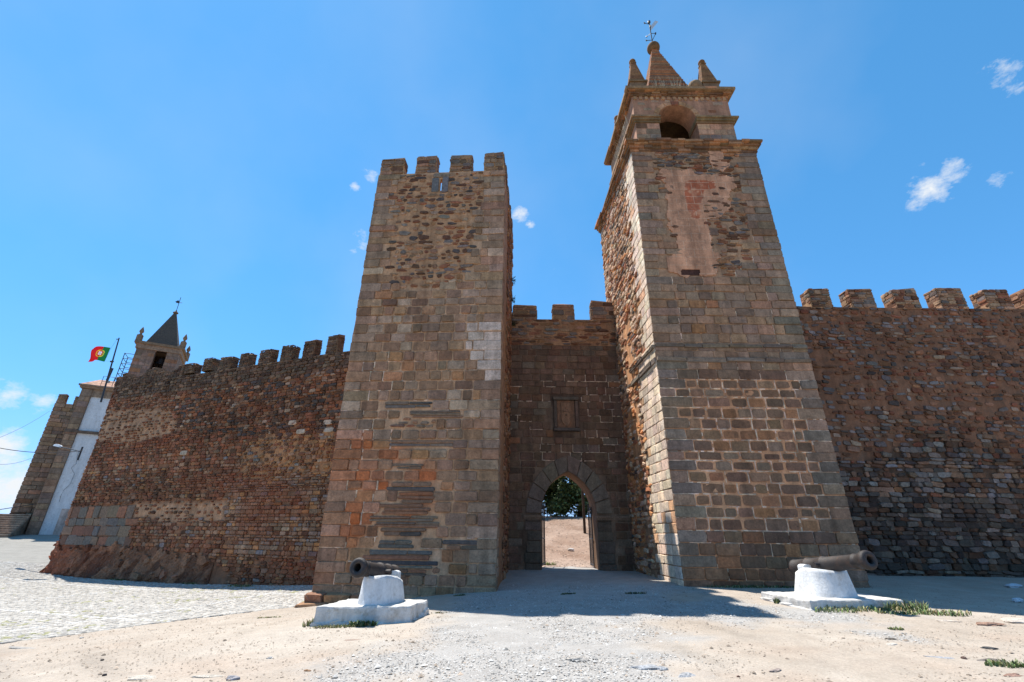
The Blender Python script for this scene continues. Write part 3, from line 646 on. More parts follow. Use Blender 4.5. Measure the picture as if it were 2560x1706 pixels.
for (r, q) in courses(rng, .0, 5.4, -.1, 10.1, (.27, .37), (.36, .68)):
    cu, cv = (r[0] + r[1]) / 2, (r[2] + r[3]) / 2; x = cu + GO
    if in_arch(x, cv, .66) or (cv < ASP and abs(x - ACX) < AHW + .72): continue
    if PAN[0] - .12 < cu < PAN[1] + .12 and PAN[2] - .05 < cv < PAN[3] + .05: continue
    r = list(r)
    if cv > PAN[2] - .1 and cv < PAN[3] + .1:
        if cu < PAN[0]: r[1] = min(r[1], PAN[0] - .02)
        else: r[0] = max(r[0], PAN[1] + .02)
    if cv < ASP + 2.2:
        if x < ACX and not in_arch(x, cv, .66):
            while in_arch(r[1] + GO, cv, .68) or (cv < ASP and abs(r[1] + GO - ACX) < AHW + .7): r[1] -= .04
        else:
            while in_arch(r[0] + GO, cv, .68) or (cv < ASP and abs(r[0] + GO - ACX) < AHW + .7): r[0] += .04
    if r[1] - r[0] < .12: continue
    col = pick(rng, [((.15, .11, .085), 4), ((.12, .09, .07), 4), ((.15, .135, .115), 1.5), ((.2, .12, .075), .7), (DARKB, 1)])  # gate wall stone colours darkened to paint in its deep shade
    if 4.6 < cv < 8.6 and rng.random() < .42: PL.append((r[0], r[2], r[1], r[2], .011)); PL.append((r[0], r[2], r[0], r[3], .011))
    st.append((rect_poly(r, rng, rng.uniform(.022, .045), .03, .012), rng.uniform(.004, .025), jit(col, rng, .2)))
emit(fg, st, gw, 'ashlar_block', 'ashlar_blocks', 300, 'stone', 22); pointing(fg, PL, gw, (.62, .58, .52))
st = []   # voussoirs and jamb blocks
r0, r1 = AR + .005, AR + .66; a1 = math.acos(AC / AR); a1o = math.acos(AC / r1); nv = 5
for side in (1, -1):
    for k in range(nv):
        f0, f1 = k / nv + .006, (k + 1) / nv - .006; P = []
        for (rr, aa, fs) in ((r0, a1, (f0, (f0 + f1) / 2, f1)), (r1, a1o, (f1, (f0 + f1) / 2, f0))):
            for f in fs: P.append((ACX + side * (-AC + rr * math.cos(aa * f)) - GO, ASP + rr * math.sin(aa * f)))
        st.append((P, .04, jit((.17, .16, .145), rng, .1)))
emit(fg, st, gw, 'voussoir', 'voussoirs', 20, 'stone', 23)
st = []
for side in (1, -1):
    v = .1
    for h in (.42, .4, .45, .38, .36, .26):
        a = ACX + side * (AHW + .005) - GO; b = ACX + side * (AHW + rng.uniform(.58, .72)) - GO
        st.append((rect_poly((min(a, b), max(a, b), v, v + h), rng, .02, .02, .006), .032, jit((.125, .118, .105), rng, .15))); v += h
emit(fg, st, gw, 'jamb_block', 'jamb_blocks', 20, 'stone', 24)
for side in (1, -1):
    mb = MB(); a = ACX + side * (AHW - .03); b = ACX + side * (AHW + (1.35 if side > 0 else .75))
    mb.box((min(a, b), GY0 - .12, ASP - .16), (max(a, b), GY0 + .3, ASP - .07), (.2, .17, .14)); mb.box((min(a, b), GY0 - .07, ASP - .24), (max(a, b), GY0 + .3, ASP - .16), (.2, .17, .14)); mb.build('impost', 'stone', gw)
# rubble head of the wall
grid_face(fg, 0, 5.4, 10.1, 11.5, .2, lambda u, v: (.33, .22, .14), 'rubble_mortar', 'mortar', gw, off=.0)
emit(fg, rubble_fill(fg, None, (0, 5.4, 10.12, 11.48), rng, [(BROWN, 3), (DARKB, 2), (ORANGE, 1.5), (REDB, 1.5), (SLATE, 1.5)], (.09, .2), (.3, .8), (.85, 1.02), .08, proud=(.0, .07), tilt=.05), gw, 'rubble_stone', 'rubble_stones', 300, 'rubble', 25)
for i, (a, b, t) in enumerate([(.02, 1.26, 12.32), (2.02, 3.17, 12.46), (3.95, 5.2, 12.6)]):
    merlon(fg, a - GO, b - GO, 11.43 + .05 * i, t, .5, gw, [(BROWN, 3), (SLATE, 3), (GREY, 2), (DARKB, 1)], 300 + i * 9, hr=(.12, .3), wr=(.4, 1.1))
# carved shield panel
cp_ = lambda u, v, d: fg.P(u, v, d)
def frame_bar(u0, u1, v0, v1, d0, d1, col, name):
    V = [cp_(u0, v0, d0), cp_(u1, v0, d0), cp_(u1, v1, d0), cp_(u0, v1, d0), cp_(u0 + .02, v0 + .02, d1), cp_(u1 - .02, v0 + .02, d1), cp_(u1 - .02, v1 - .02, d1), cp_(u0 + .02, v1 - .02, d1)]
    obj(name, V, [(4, 5, 6, 7), (0, 1, 5, 4), (1, 2, 6, 5), (2, 3, 7, 6), (3, 0, 4, 7)], 'stone', gw, cols=col)
pu0, pu1, pv0, pv1 = PAN; fwd = .17
frame_bar(pu0, pu0 + fwd, pv0 + fwd, pv1 - fwd, -.02, .1, (.12, .11, .1), 'panel_frame'); frame_bar(pu1 - fwd, pu1, pv0 + fwd, pv1 - fwd, -.02, .1, (.12, .1, .09), 'panel_frame')
frame_bar(pu0 - .03, pu1 + .03, pv1 - fwd, pv1, -.02, .13, (.11, .11, .1), 'panel_frame'); frame_bar(pu0 - .03, pu1 + .03, pv0, pv0 + fwd, -.02, .14, (.1, .1, .1), 'panel_frame')
frame_bar(pu0 + fwd - .01, pu1 - fwd + .01, pv0 + fwd - .01, pv1 - fwd + .01, -.03, .012, (.2, .13, .09), 'carved_panel')
su = (pu0 + pu1) / 2; sh = [(su - .24, pv1 - fwd - .12), (su + .24, pv1 - fwd - .12), (su + .24, pv0 + fwd + .42), (su + .2, pv0 + fwd + .25), (su + .1, pv0 + fwd + .12), (su, pv0 + fwd + .05), (su - .1, pv0 + fwd + .12), (su - .2, pv0 + fwd + .25), (su - .24, pv0 + fwd + .42)][::-1]
k = len(sh); V = [cp_(u, v, .0) for u, v in sh] + [cp_(su + (u - su) * .93, v, .06) for u, v in sh]
obj('shield', V, [tuple(range(k, 2 * k))] + [(i, (i + 1) % k, k + (i + 1) % k, k + i) for i in range(k)], 'stone', gw, cols=(.22, .155, .11))
for (du_, dv_) in [(0, .28), (0, .12), (0, -.04), (-.11, .12), (.11, .12)]:
    V, F, _ = stone_mesh(fg, rub_poly((su + du_ - .045, su + du_ + .045, (pv0 + pv1) / 2 + dv_ - .06, (pv0 + pv1) / 2 + dv_ + .06), rng, 1, 8, .8, .02), .085, rng); obj('shield_boss', V, F, 'stone', gw, cols=(.2, .14, .1))

# ------------------------------------------------------------------ right bell tower
RTq = [(5.3, 15.6), (10.95, 15.6), (10.8, 21.7), (5.05, 21.7)]
bt = thing('bell_tower', (8.0, 18.5, .2), 'tall stone belfry tower with pyramid spire and weathervane, right of the gateway', 'tower')
fR = Face(RTq[0], RTq[1]); fS = Face(RTq[3], RTq[0]); fE = Face(RTq[1], RTq[2]); fB = Face(RTq[2], RTq[3]); WR = fR.len
c = np.mean(np.array(RTq), 0); ins = [tuple(np.array(p) + (c - np.array(p)) / np.linalg.norm(c - np.array(p)) * .06) for p in RTq]
mb = MB(); mb.prism(ins, -.4, 17.7, MORT); mb.build('core', 'mortar', bt)
z6 = lambda x, y: fR.uv(1450 + x * .3507, 400 + y * .3507)
z5 = lambda x, y: fR.uv(1450 + x * .3189, 30 + y * .3189)
PLA = [z6(*p) for p in [(600, 70), (800, 75), (830, 110), (930, 100), (1100, 120), (1110, 190), (1070, 250), (1090, 330), (1000, 400), (900, 440), (915, 500), (945, 560), (925, 620), (1000, 700), (960, 760), (960, 828), (720, 828), (560, 765), (600, 700), (690, 650), (690, 560), (640, 480), (625, 400), (630, 300), (620, 180), (540, 120)]]
PLA2 = [z5(*p) for p in [(1000, 1085), (1120, 1085), (1125, 1150), (1180, 1200), (1130, 1260), (1040, 1230), (1010, 1150)]]
RB1 = [z6(*p) for p in [(860, 345), (1070, 255), (1110, 200), (1120, 130), (1190, 340), (1190, 500), (1210, 620), (1260, 700), (1190, 770), (1100, 830), (960, 830), (960, 760), (1000, 700), (925, 620), (945, 560), (900, 440)]]
RB2 = [z5(*p) for p in [(560, 1095), (1250, 1090), (1240, 1300), (1040, 1290), (900, 1270), (680, 1235), (650, 1400), (570, 1360), (590, 1200)]]
RED = [z6(*p) for p in [(745, 160), (790, 145), (900, 150), (950, 160), (965, 205), (880, 225), (865, 300), (855, 420), (800, 415), (765, 340), (745, 250)]]
HOLE = [z6(*p) for p in [(720, 783), (855, 783), (852, 825), (722, 825)]]
def onpl(u, v):
    w = (float(fbm(u * 3.2, v * 3.2, 33)) - .5) * .35; w2 = (float(fbm(u * 3.2, v * 3.2, 37)) - .5) * .35
    return (inpoly(u + w, v + w2, PLA) or inpoly(u + w * .6, v + w2 * .6, PLA2)) and not inpoly(u, v, HOLE)
def btmort(u, v):
    n = float(fbm(u * .8, v * .8, 14))
    if v < 6.9: return mixc3((.52, .30, .18), (.60, .42, .29), n)
    return mixc3((.30, .23, .17), (.44, .33, .24), n)
grid_face(fR, 0, WR, -.4, 17.7, .2, btmort, 'mortar_face', 'mortar', bt, off=-.016)
def plcol(u, v):
    w = (float(fbm(u * 5, v * 5, 35)) - .5) * .3
    c = mixc3((.52, .31, .205), (.60, .40, .29), float(fbm(u * 1.5, v * 1.5, 36)))
    if inpoly(u + w * .5, v + w * .5, RED): c = mixc3(c, (.42, .15, .085), max(.0, min(1, 2.6 - 3.2 * float(fbm(u * 6, v * 6, 39)))))
    return c
grid_face(fR, .9, 5.0, 11.0, 17.65, .045, plcol, 'old_render', 'plaster', bt, off=.03, mask=onpl, relief=.003, skirt=.05)
rng = random.Random(31); st = []; occ = []; PL = []
for (r, q) in courses(rng, 0, WR, -.25, 17.6, (.30, .40), (.4, .8), (.98, .62)):
    cu, cv = (r[0] + r[1]) / 2, (r[2] + r[3]) / 2
    if inpoly(cu, cv, PLA) or inpoly(cu, cv, RB1) or inpoly(cu, cv, RB2): continue
    if cv > 11 and any(inpoly(p, s, PLA) for p in (r[0] + .05, r[1] - .05) for s in (r[2] + .05, r[3] - .05)) and rng.random() < .6: continue
    col = pick(rng, [(BROWN, 3), (GREY, 4), ((.2, .165, .135), 3), (ORANGE, .4)]) if cv > 7.3 else pick(rng, [((.22, .155, .11), 4), ((.17, .125, .095), 4), ((.2, .165, .13), 1.5), ((.27, .16, .095), 1)])
    if q: col = pick(rng, [(GREY, 4), ((.2, .19, .17), 2), (BROWN, 1)])
    if cv < .8: col = mixc3(col, (.25, .12, .07), .4)
    smear = cv < 6.8 and not q and cv > 1.8
    if 1.5 < cv < 7.2:
        if rng.random() < .75: PL.append((r[0], r[2], r[1], r[2], .009))
        if not (q and r[0] < .01) and rng.random() < .8: PL.append((r[0], r[2], r[0], r[3], .008))
    elif not q and rng.random() < .2: PL.append((r[0], r[2], r[0], r[3], .007))
    g = rng.uniform(.06, .13) if smear else rng.uniform(.018, .035)
    if smear and rng.random() < .5:
        P = rub_poly((r[0] + .02, r[1] - .02, r[2] + .02, r[3] - .03), rng, rng.uniform(.86, .97), 9, .35, .07)
    else: P = rect_poly((r[0] - (rng.uniform(0, .025) if r[0] < .01 else 0), r[1] + (rng.uniform(0, .025) if r[1] > WR - .01 else 0), r[2], r[3]), rng, g, .035, .014)
    st.append((P, rng.uniform(.004, .014) if 7 < cv < 8.5 else (rng.uniform(-.012, .012) if smear else rng.uniform(.0, .05)), jit(col, rng))); occ.append(r)
emit(fR, st, bt, 'ashlar_block', 'ashlar_blocks', 300, 'stone', 32); pointing(fR, PL, bt, (.74, .70, .64))
pr = [(DARKB, 3), (REDB, 2.5), (SLATE, 1.5), (SLATED, 1.2), (BROWN, 2), (ORANGE, 1), ((.34, .26, .19), 1)]
st = rubble_fill(fR, RB1, (0.5, WR, 10.5, 17.6), rng, pr, (.10, .2), (.2, .55), (.75, 1.0), .12, occ, proud=(.01, .05)) + rubble_fill(fR, RB2, (0.5, WR, 14, 17.6), rng, pr + [(SLATE, 2)], (.09, .18), (.25, .7), (.8, 1.0), .1, [], proud=(.01, .06))
for p in [(680, 480), (670, 540), (1010, 205), (950, 300), (900, 370), (640, 240), (1045, 330), (965, 245)]:
    u, v = z6(*p); w = .3 if p != (950, 300) else .62; st.append((rub_poly((u - w / 2, u + w / 2, v - .08, v + .08), rng, 1, 7, .7, .2), .042, jit(DARKB, rng)))
emit(fR, st, bt, 'rubble_stone', 'rubble_stones', 300, 'rubble', 33)
hu = [p[0] for p in HOLE]; hvv = [p[1] for p in HOLE]
V, F, _ = stone_mesh(fR, rect_poly((min(hu), max(hu), min(hvv), max(hvv)), rng, .0, .04, .02), .006, rng); obj('hole_shade_slab', V, F, 'rubble', bt, cols=(.07, .04, .035))  # dark slab painted to stand for the shade inside a putlog hole
# scored joints in the render
st = []
def strip(u0, u1, v0, v1):
    n_ = max(1, int(max(u1 - u0, v1 - v0) / .12)); mbq = MB()
    for i in range(n_):
        a, b = i / n_, (i + 1) / n_
        q = (u0 + (u1 - u0) * a, u0 + (u1 - u0) * b, v0, v1) if u1 - u0 > v1 - v0 else (u0, u1, v0 + (v1 - v0) * a, v0 + (v1 - v0) * b)
        if onpl((q[0] + q[1]) / 2, (q[2] + q[3]) / 2) and rng.random() < .88:
            mbq.add([fR.P(q[0], q[2], .036), fR.P(q[1], q[2], .036), fR.P(q[1], q[3], .036), fR.P(q[0], q[3], .036)], [(0, 1, 2, 3)], (.66, .55, .45))
    if mbq.v: mbq.build('scored_line', 'plaster', bt)
for k in range(16):
    v = 11.2 + k * .385; strip(1.0, 4.6, v, v + .016)
    for m in range(5):
        u = 1.3 + m * .75 + (.37 if k % 2 else 0); strip(u, u + .016, v + .02, v + .38)
# two string courses
def band(face, u0, u1, v0, v1, d, col, name, sd):
    rg = random.Random(sd); u = u0; s_ = []
    while u < u1 - .05:
        w = min(rg.uniform(.6, 1.5), u1 - u); s_.append((rect_poly((u, u + w, v0 + rg.uniform(-.015, .015), v1 + rg.uniform(-.02, .02)), rg, .015, .02, .012), d * rg.uniform(.7, 1.2), jit(col, rg, .25))); u += w
    emit(face, s_, bt, name, name + 's', 40, 'slate', sd)
band(fR, 0, WR, 8.02, 8.18, .075, (.21, .16, .12), 'string_course_slab', 34); band(fR, 0, WR, 7.46, 7.64, .085, (.24, .19, .15), 'string_course_slab', 35)
band(fS, 3.0, fS.len, 8.02, 8.18, .075, (.21, .17, .14), 'string_course_slab', 36); band(fS, 3.0, fS.len, 7.44, 7.66, .08, (.22, .19, .16), 'string_course_slab', 37)
# flank towards the gateway (colours raised to paint in sunlight): quoins to the front, rubble and render behind
SL = fS.len
def flm(u, v):
    if 2.4 < u < 3.5 and 4.5 < v < 11.5: return mixc3((.66, .46, .30), (.6, .38, .22), float(fbm(u * 2, v, 53)))
    if u < 2.8 and v < 6.5: return (.64, .41, .23)
    return mixc3((.36, .27, .19), (.46, .36, .27), float(fbm(u * 2, v * 2, 54)))
grid_face(fS, 0, SL, -.4, 17.7, .2, flm, 'flank_mortar', 'mortar', bt, off=-.012)
st = []; occ = []
k = 0; v = -.3
while v < 17.5:
    h = rng.uniform(.29, .37); w0 = (1.35 if k % 2 else 1.0) if v > 8.2 else (2.3 if k % 2 else 2.0); u = SL
    while u > SL - w0 + .1:
        w = min(rng.uniform(.35, .75), u - (SL - w0))
        st.append((rect_poly((u - w, u, v, v + h), rng, .025, .025, .012), rng.uniform(.004, .022), jit(pick(rng, [((.72, .74, .70), 4), ((.76, .76, .70), 2), ((.64, .67, .64), 2), ((.66, .5, .36), .6)]), rng, .12)))
        occ.append((u - w, u, v, v + h)); u -= w
    v += h; k += 1
emit(fS, st, bt, 'quoin', 'quoins', 200, 'stone', 38)
emit(fS, [s for s in rubble_fill(fS, None, (.0, SL - .6, -.2, 17.6), rng, [(BROWN, 2), ((.42, .22, .14), 2), ((.6, .36, .19), 2), ((.64, .6, .52), 4), ((.56, .44, .33), 3), (SLATE, 1)], (.11, .22), (.22, .6), (.78, 1.02), .1, occ, proud=(.0, .07)) if not (2.4 < s[0][0][0] < 3.4 and 4.5 < s[0][0][1] < 10.5 and rng.random() < .7)], bt, 'rubble_stone', 'flank_rubble', 150, 'rubble', 39)
grid_face(fE, 0, fE.len, -.4, 17.7, .8, btmort, 'flank_mortar', 'mortar', bt, off=-.01); grid_face(fB, 0, fB.len, -.4, 17.7, .8, btmort, 'back_mortar', 'mortar', bt, off=-.01)
# cornices: rings of moulding stones
def cornice(q, steps, col, name, sd, rough=.045):
    """steps: (z0, z1, overhang)"""
    rg = random.Random(sd)
    for (z0, z1, ov) in steps:
        mb = MB(); qq = [np.array(p, float) for p in q]; ex = [qq[0] + [-ov, -ov], qq[1] + [ov, -ov], qq[2] + [ov, ov], qq[3] + [-ov, ov]]
        for i in range(4):
            a, b = ex[i], ex[(i + 1) % 4]; L_ = np.linalg.norm(b - a); d = (b - a) / L_; nrm = np.array([d[1], -d[0]]); u = 0
            while u < L_ - .02:
                w = min(rg.uniform(.22, .7), L_ - u)
                if L_ - u - w < .3: w = L_ - u
                e = rg.uniform(-rough, rough); p = [a + d * (u + .004) + nrm * e, a + d * (u + w - .004) + nrm * e, a + d * (u + w - .004) - nrm * (ov + .25), a + d * (u + .004) - nrm * (ov + .25)]
                if u == 0: p[3] = a + d * (ov + .25) - nrm * (ov + .25)
                if u + w >= L_ - .01: p[2] = b - d * (ov + .25) - nrm * (ov + .25)
                zz = rg.uniform(-rough, rough) * .5; mb.prism([tuple(x) for x in p], z0 + .002 + zz, z1 - .002 + zz, jit(pick(rg, [(col, 3), ((.16, .115, .075), 2), ((.36, .21, .12), 1)]), rg, .3)); u += w
        mb.build(name, 'stone', bt)
cornice(RTq, [(17.62, 17.76, .04), (17.76, 17.92, .1), (17.92, 18.04, .18), (18.04, 18.16, .26)], (.26, .175, .105), 'belfry_floor_cornice', 41)
BQ = [(5.72, 15.78), (10.36, 15.78), (10.3, 20.2), (5.6, 20.2)]
mb = MB(); mb.prism([(5.2, 15.5), (11.0, 15.5), (10.9, 21.8), (4.95, 21.8)], 18.0, 18.15, (.3, .24, .18)); mb.build('belfry_floor', 'stone', bt)
# belfry walls
BX0, BX1, BYF = 5.72, 10.36, 15.78; OX = 7.75; OH = .9; OS = 19.88
out = [(BX0, 18.15), (BX0, 21.35), (BX1, 21.35), (BX1, 18.15), (OX + OH, 18.15)] + [(OX + OH * math.cos(math.pi * k / 14), OS + OH * math.sin(math.pi * k / 14)) for k in range(15)] + [(OX - OH, 18.15)]
k = len(out); PINK = (.40, .26, .19)
V = [(x, BYF, z) for x, z in out] + [(x, BYF + .95, z) for x, z in out]
obj('belfry_front', V, [tuple(range(k)), tuple(range(k, 2 * k))[::-1]] + [((i + 1) % k, i, i + k, (i + 1) % k + k) for i in range(k)], 'plaster', bt, cols=PINK)
mb = MB(); mb.prism([(5.6, 20.2), (5.7, 16.74), (6.5, 16.74), (6.4, 20.2)][::-1], 18.15, 21.34, (.36, .27, .2)); mb.prism([(9.6, 16.74), (10.34, 16.74), (10.28, 20.2), (9.5, 20.2)], 18.15, 21.34, (.36, .27, .2)); mb.prism([(6.4, 19.4), (9.5, 19.4), (9.5, 20.2), (6.4, 20.2)], 18.15, 21.34, (.34, .24, .16)); mb.build('belfry_walls', 'plaster', bt)
fbl = Face((BX0, BYF), (BX1, BYF)); st = []
for k in range(9):
    a0, a1 = math.pi * k / 9 + .01, math.pi * (k + 1) / 9 - .01; P = []
    for rr, an in ((OH + .004, (a0, (a0 + a1) / 2, a1)), (OH + .25, (a1, (a0 + a1) / 2, a0))):
        for a in an: P.append((OX - BX0 + rr * math.cos(a), OS + rr * math.sin(a)))
    st.append((P, .035, jit((.46, .31, .2) if k != 4 else (.3, .13, .09), rng, .1)))
emit(fbl, st, bt, 'belfry_voussoir', 'v', 20, 'plaster', 42)
st = []
for (a, b) in ((.0, OX - OH - BX0), (OX + OH - BX0, BX1 - BX0)):
    v = 18.17
    for h in (.36, .36, .34, .34):
        u = a; kq = 0
        while u < b - .05:
            w = min(rng.uniform(.45, .75), b - u)
            if b - u - w < .25: w = b - u
            st.append((rect_poly((u, u + w, v, v + h), rng, .022, .02, .008), rng.uniform(.008, .02), jit(pick(rng, [(GREY, 3), ((.2, .19, .18), 2), ((.42, .3, .22), 1)]) if h > .35 else pick(rng, [((.42, .3, .22), 3), (DARKB, 1), (GREY, 1)]), rng))); u += w
        v += h
for (x, z, w, h) in [(5.95, 20.75, .35, .2), (9.6, 20.8, .5, .22), (6.2, 20.4, .4, .18), (9.3, 20.3, .4, .2), (8.9, 21.0, .5, .15), (7.3, 21.0, .25, .12), (6.6, 20.95, .4, .16)]:
    st.append((rect_poly((x - BX0, x - BX0 + w, z, z + h), rng, .02, .03, .01), .012, jit(pick(rng, [(GREY, 1), (LIGHTG, 1), (REDB, 1)]), rng)))
emit(fbl, st, bt, 'ashlar_block', 'blk', 60, 'stone', 43)
def impost(x0, x1, wrapL, wrapR):
    mb = MB()
    for (z0, z1, ov) in ((19.58, 19.68, .06), (19.68, 19.79, .14), (19.79, 19.88, .22)):
        mb.box((x0 - (ov if wrapL else .05), BYF - ov, z0 + .001), (x1 + (ov if wrapR else .05), BYF + .85, z1 - .001), jit((.2, .17, .11), rng))
    mb.build('impost', 'stone', bt)
impost(BX0, OX - OH, True, False); impost(OX + OH, BX1, False, True)
mb = MB()
for (z0, z1, ov) in ((19.58, 19.68, .06), (19.68, 19.79, .14), (19.79, 19.88, .22)): mb.prism([(5.62 - ov, 20.2), (5.71 - ov, 16.7), (5.75, 16.7), (5.65, 20.2)][::-1], z0, z1, (.2, .17, .11))
mb.build('impost', 'stone', bt)
for i in range(17):
    x = BX0 + .06 + i * .272; mb = MB(); mb.box((x, BYF - .05, 21.12), (x + .15, BYF + .02, 21.3), jit((.48, .34, .22), rng, .15)); mb.build('dentil', 'plaster', bt, loc=(x, BYF, 21.2))
cornice(BQ, [(21.3, 21.4, .08), (21.4, 21.5, .16), (21.5, 21.6, .23), (21.6, 21.72, .3)], (.24, .16, .095), 'top_cornice', 44)
mb = MB(); mb.prism([(5.4, 15.46), (10.68, 15.46), (10.6, 20.5), (5.3, 20.5)], 21.55, 21.7, (.25, .2, .13)); mb.build('belfry_roof', 'stone', bt)
# spire of brick courses
SCX, SCY = 8.13, 17.9; mb = MB(); NC = 62
for k in range(NC):
    f = k / NC; z0 = 21.7 + 6.05 * f; h = 1.42 * (1 - f) + .13 * f + .09 * (1 - f) ** 8; h += rng.uniform(-.012, .012); dx, dy = rng.uniform(-.01, .01), rng.uniform(-.01, .01)
    mb.prism([(SCX - h + dx, SCY - h + dy), (SCX + h + dx, SCY - h + dy), (SCX + h + dx, SCY + h + dy), (SCX - h + dx, SCY + h + dy)], z0, z0 + 6.05 / NC - .006, jit(pick(rng, [((.34, .15, .07), 2), ((.24, .17, .11), 2), ((.30, .2, .12), 2), ((.18, .15, .12), 1.5)]), rng, .2))
sp = mb.build('spire', 'rubble', bt, loc=(SCX, SCY, 21.7))
def ball(name, x, y, z, r, parent, col=(.13, .09, .05), sq=1.0):
    mb = MB(); mb.lathe((x, y, z - r * sq), (0, 0, 1), [(r * sq * (1 - math.cos(math.pi * k / 10)), r * math.sin(math.pi * k / 10)) for k in range(11)], 18, col); return mb.build(name, 'stone', parent, smooth=True, loc=(x, y, z))
ball('spire_ball', SCX, SCY, 28.02, .37, sp)
mb = MB(); mb.tube([(SCX, SCY, 28.3), (SCX, SCY, 30.3)], .028, 6); mb.tube([(SCX, SCY, 30.3), (SCX, SCY, 30.35), (SCX, SCY, 30.45), (SCX, SCY, 30.5)], [.03, .09, .09, .02], 8)
for (z, l, a) in [(29.35, .34, .3), (29.35, .34, 2.0), (28.75, .34, .9), (28.75, .3, 2.6), (29.35, .3, 4.4), (28.7, .3, 5.2), (30.2, .25, 2.9)]:
    e = (SCX + l * math.cos(a), SCY + l * math.sin(a), z + .18); mb.tube([(SCX, SCY, z), e], .018, 5); mb.tube([e, (e[0] + .05 * math.cos(a), e[1] + .05 * math.sin(a), e[2] + .12)], [.05, .012], 5)
vane = mb.build('weathervane', 'blackiron', bt)
mb = MB(); v0 = np.array([SCX, SCY, 29.65]); dd = np.array([.86, -.5, 0]); mb.add([v0 + dd * .03, v0 + dd * .5 + [0, 0, .42], v0 + dd * .36 + [0, 0, .62], v0 + [0, 0, .3]] + [q + np.array([.012, .02, 0]) for q in (v0 + dd * .03, v0 + dd * .5 + [0, 0, .42], v0 + dd * .36 + [0, 0, .62], v0 + [0, 0, .3])], [(0, 1, 2, 3), (7, 6, 5, 4), (0, 4, 5, 1), (1, 5, 6, 2), (2, 6, 7, 3), (3, 7, 4, 0)]); mb.build('vane_flag', 'metal', vane)
for (x, y) in ((6.15, 16.25), (9.78, 16.25), (6.1, 19.75), (9.72, 19.75)):
    mb = MB(); mb.box((x - .46, y - .46, 21.7), (x + .46, y + .46, 22.05), (.24, .19, .13)); mb.box((x - .4, y - .4, 22.05), (x + .4, y + .4, 22.45), (.22, .18, .13)); mb.box((x - .47, y - .47, 22.45), (x + .47, y + .47, 22.56), (.2, .16, .1))
    for k in range(14):
        f = k / 14; h = .38 * (1 - f) + .11 * f; mb.prism([(x - h, y - h), (x + h, y - h), (x + h, y + h), (x - h, y + h)], 22.56 + 1.7 * f, 22.56 + 1.7 * (f + 1 / 14) - .006, jit((.25, .16, .09), rng, .25))
    mb.box((x - .15, y - .15, 24.22), (x + .15, y + .15, 24.3), (.2, .13, .06)); pn = mb.build('pinnacle', 'rubble', bt, loc=(x, y, 21.7)); ball('pinnacle_ball', x, y, 24.46, .175, pn, (.18, .11, .05))
ball('stone_ball', 9.02, 16.0, 22.3, .36, bt, (.22, .18, .12), 1.0)
mb = MB()
for k in range(150):
    x = random.Random(k).uniform(6.9, 9.0); y = 15.75 + random.Random(k + 500).uniform(0, .7); h = random.Random(k + 900).uniform(.3, 1.1); d = random.Random(k + 77).uniform(-.2, .2)
    if y > 16.3: y = 16.2
    mb.tube([(x, y, 21.7), (x + d * .4, y - .02, 21.7 + h * .6), (x + d, y - .06, 21.7 + h)], [.008, .006, .003], 4, (.42, .36, .22))
for k in range(40):
    q = random.Random(k + 3000); y = q.uniform(15.9, 19.5); x = 5.45; h = q.uniform(.2, .6)
    mb.tube([(x, y, 19.88), (x - .1 * q.random(), y, 19.88 + h * .6), (x - .25 * q.random(), y, 19.88 + h)], [.007, .005, .003], 4, (.5, .43, .28))
tag(mb.build('dry_grass', 'leaf', bt), kind='stuff')

# ------------------------------------------------------------------ left curtain wall
LWA, LWB = (-25.3, 27.4), (-5.9, 19.88)
def lwarp(u, v):
    w = (float(fbm(u * .35 + 7, v * .35, 61, 3)) - .5) * .22
    b = max(0, 1.5 - v); w += .05 * b * b * (.35 + .65 * max(0, 1 - u / 14)) + (float(fbm(u * .9, v * 1.2, 63, 3)) - .4) * .28 * max(0, min(1, (1.1 - v))) * max(0, 1 - u / 15)
    if u < 1.2: w -= (1.2 - u) ** 2 * .45
    return w
fw_ = Face(LWA, LWB, 0, lwarp); LWL = fw_.len
lw = thing('curtain_wall', (-15.6, 24.2, -.6), 'long brown rubble curtain wall with small merlons, running left from the battlemented tower', 'wall')
z1 = lambda x, y: Face(LWA, LWB).uv(x * .5102, 700 + y * .5102)
ZB = [z1(*p) for p in [(470, 640), (840, 630), (870, 740), (640, 810), (430, 790)]]
ZG = [z1(*p) for p in [(310, 1115), (655, 1105), (640, 1310), (280, 1300)]]
ZL = [z1(*p) for p in [(1110, 1000), (1620, 955), (1570, 1260), (1540, 1390), (1120, 1330), (1100, 1180)]]
ZO = [z1(*p) for p in [(1190, 780), (1650, 735), (1620, 960), (1170, 985)]]
ZR = [z1(*p) for p in [(170, 1420), (260, 1295), (640, 1315), (1000, 1350), (1120, 1430), (1110, 1520), (190, 1440)]]
ZD = [z1(*p) for p in [(850, 560), (1250, 500), (1700, 420), (1660, 740), (1200, 770), (850, 720)]]
ZM = [z1(*p) for p in [(650, 1090), (1150, 1080), (1130, 1180), (800, 1190), (640, 1150)]]
LT0, LT1 = -1.0, 9.78
def lwm(u, v):
    n = float(fbm(u * .5, v * .7, 65)); c = mixc3((.18, .11, .075), (.32, .20, .135), n)
    if inpoly(u, v, ZB) or inpoly(u, v, ZM): c = (.44, .32, .23)
    if inpoly(u, v, ZO): c = (.40, .25, .145)
    if v > 8.9: c = (.13, .10, .08)
    if v < 1 and u < 6: c = (.3, .13, .08)
    return c
lcore = MB(); p = [fw_.P(.3, 0, -.5), fw_.P(LWL, 0, -.3), fw_.P(LWL, 0, -1.6), fw_.P(.6, 0, -1.7)]; lcore.prism([tuple(q[:2]) for q in p], -1.0, LT1 - .1, (.25, .19, .14)); lcore.build('core', 'mortar', lw)
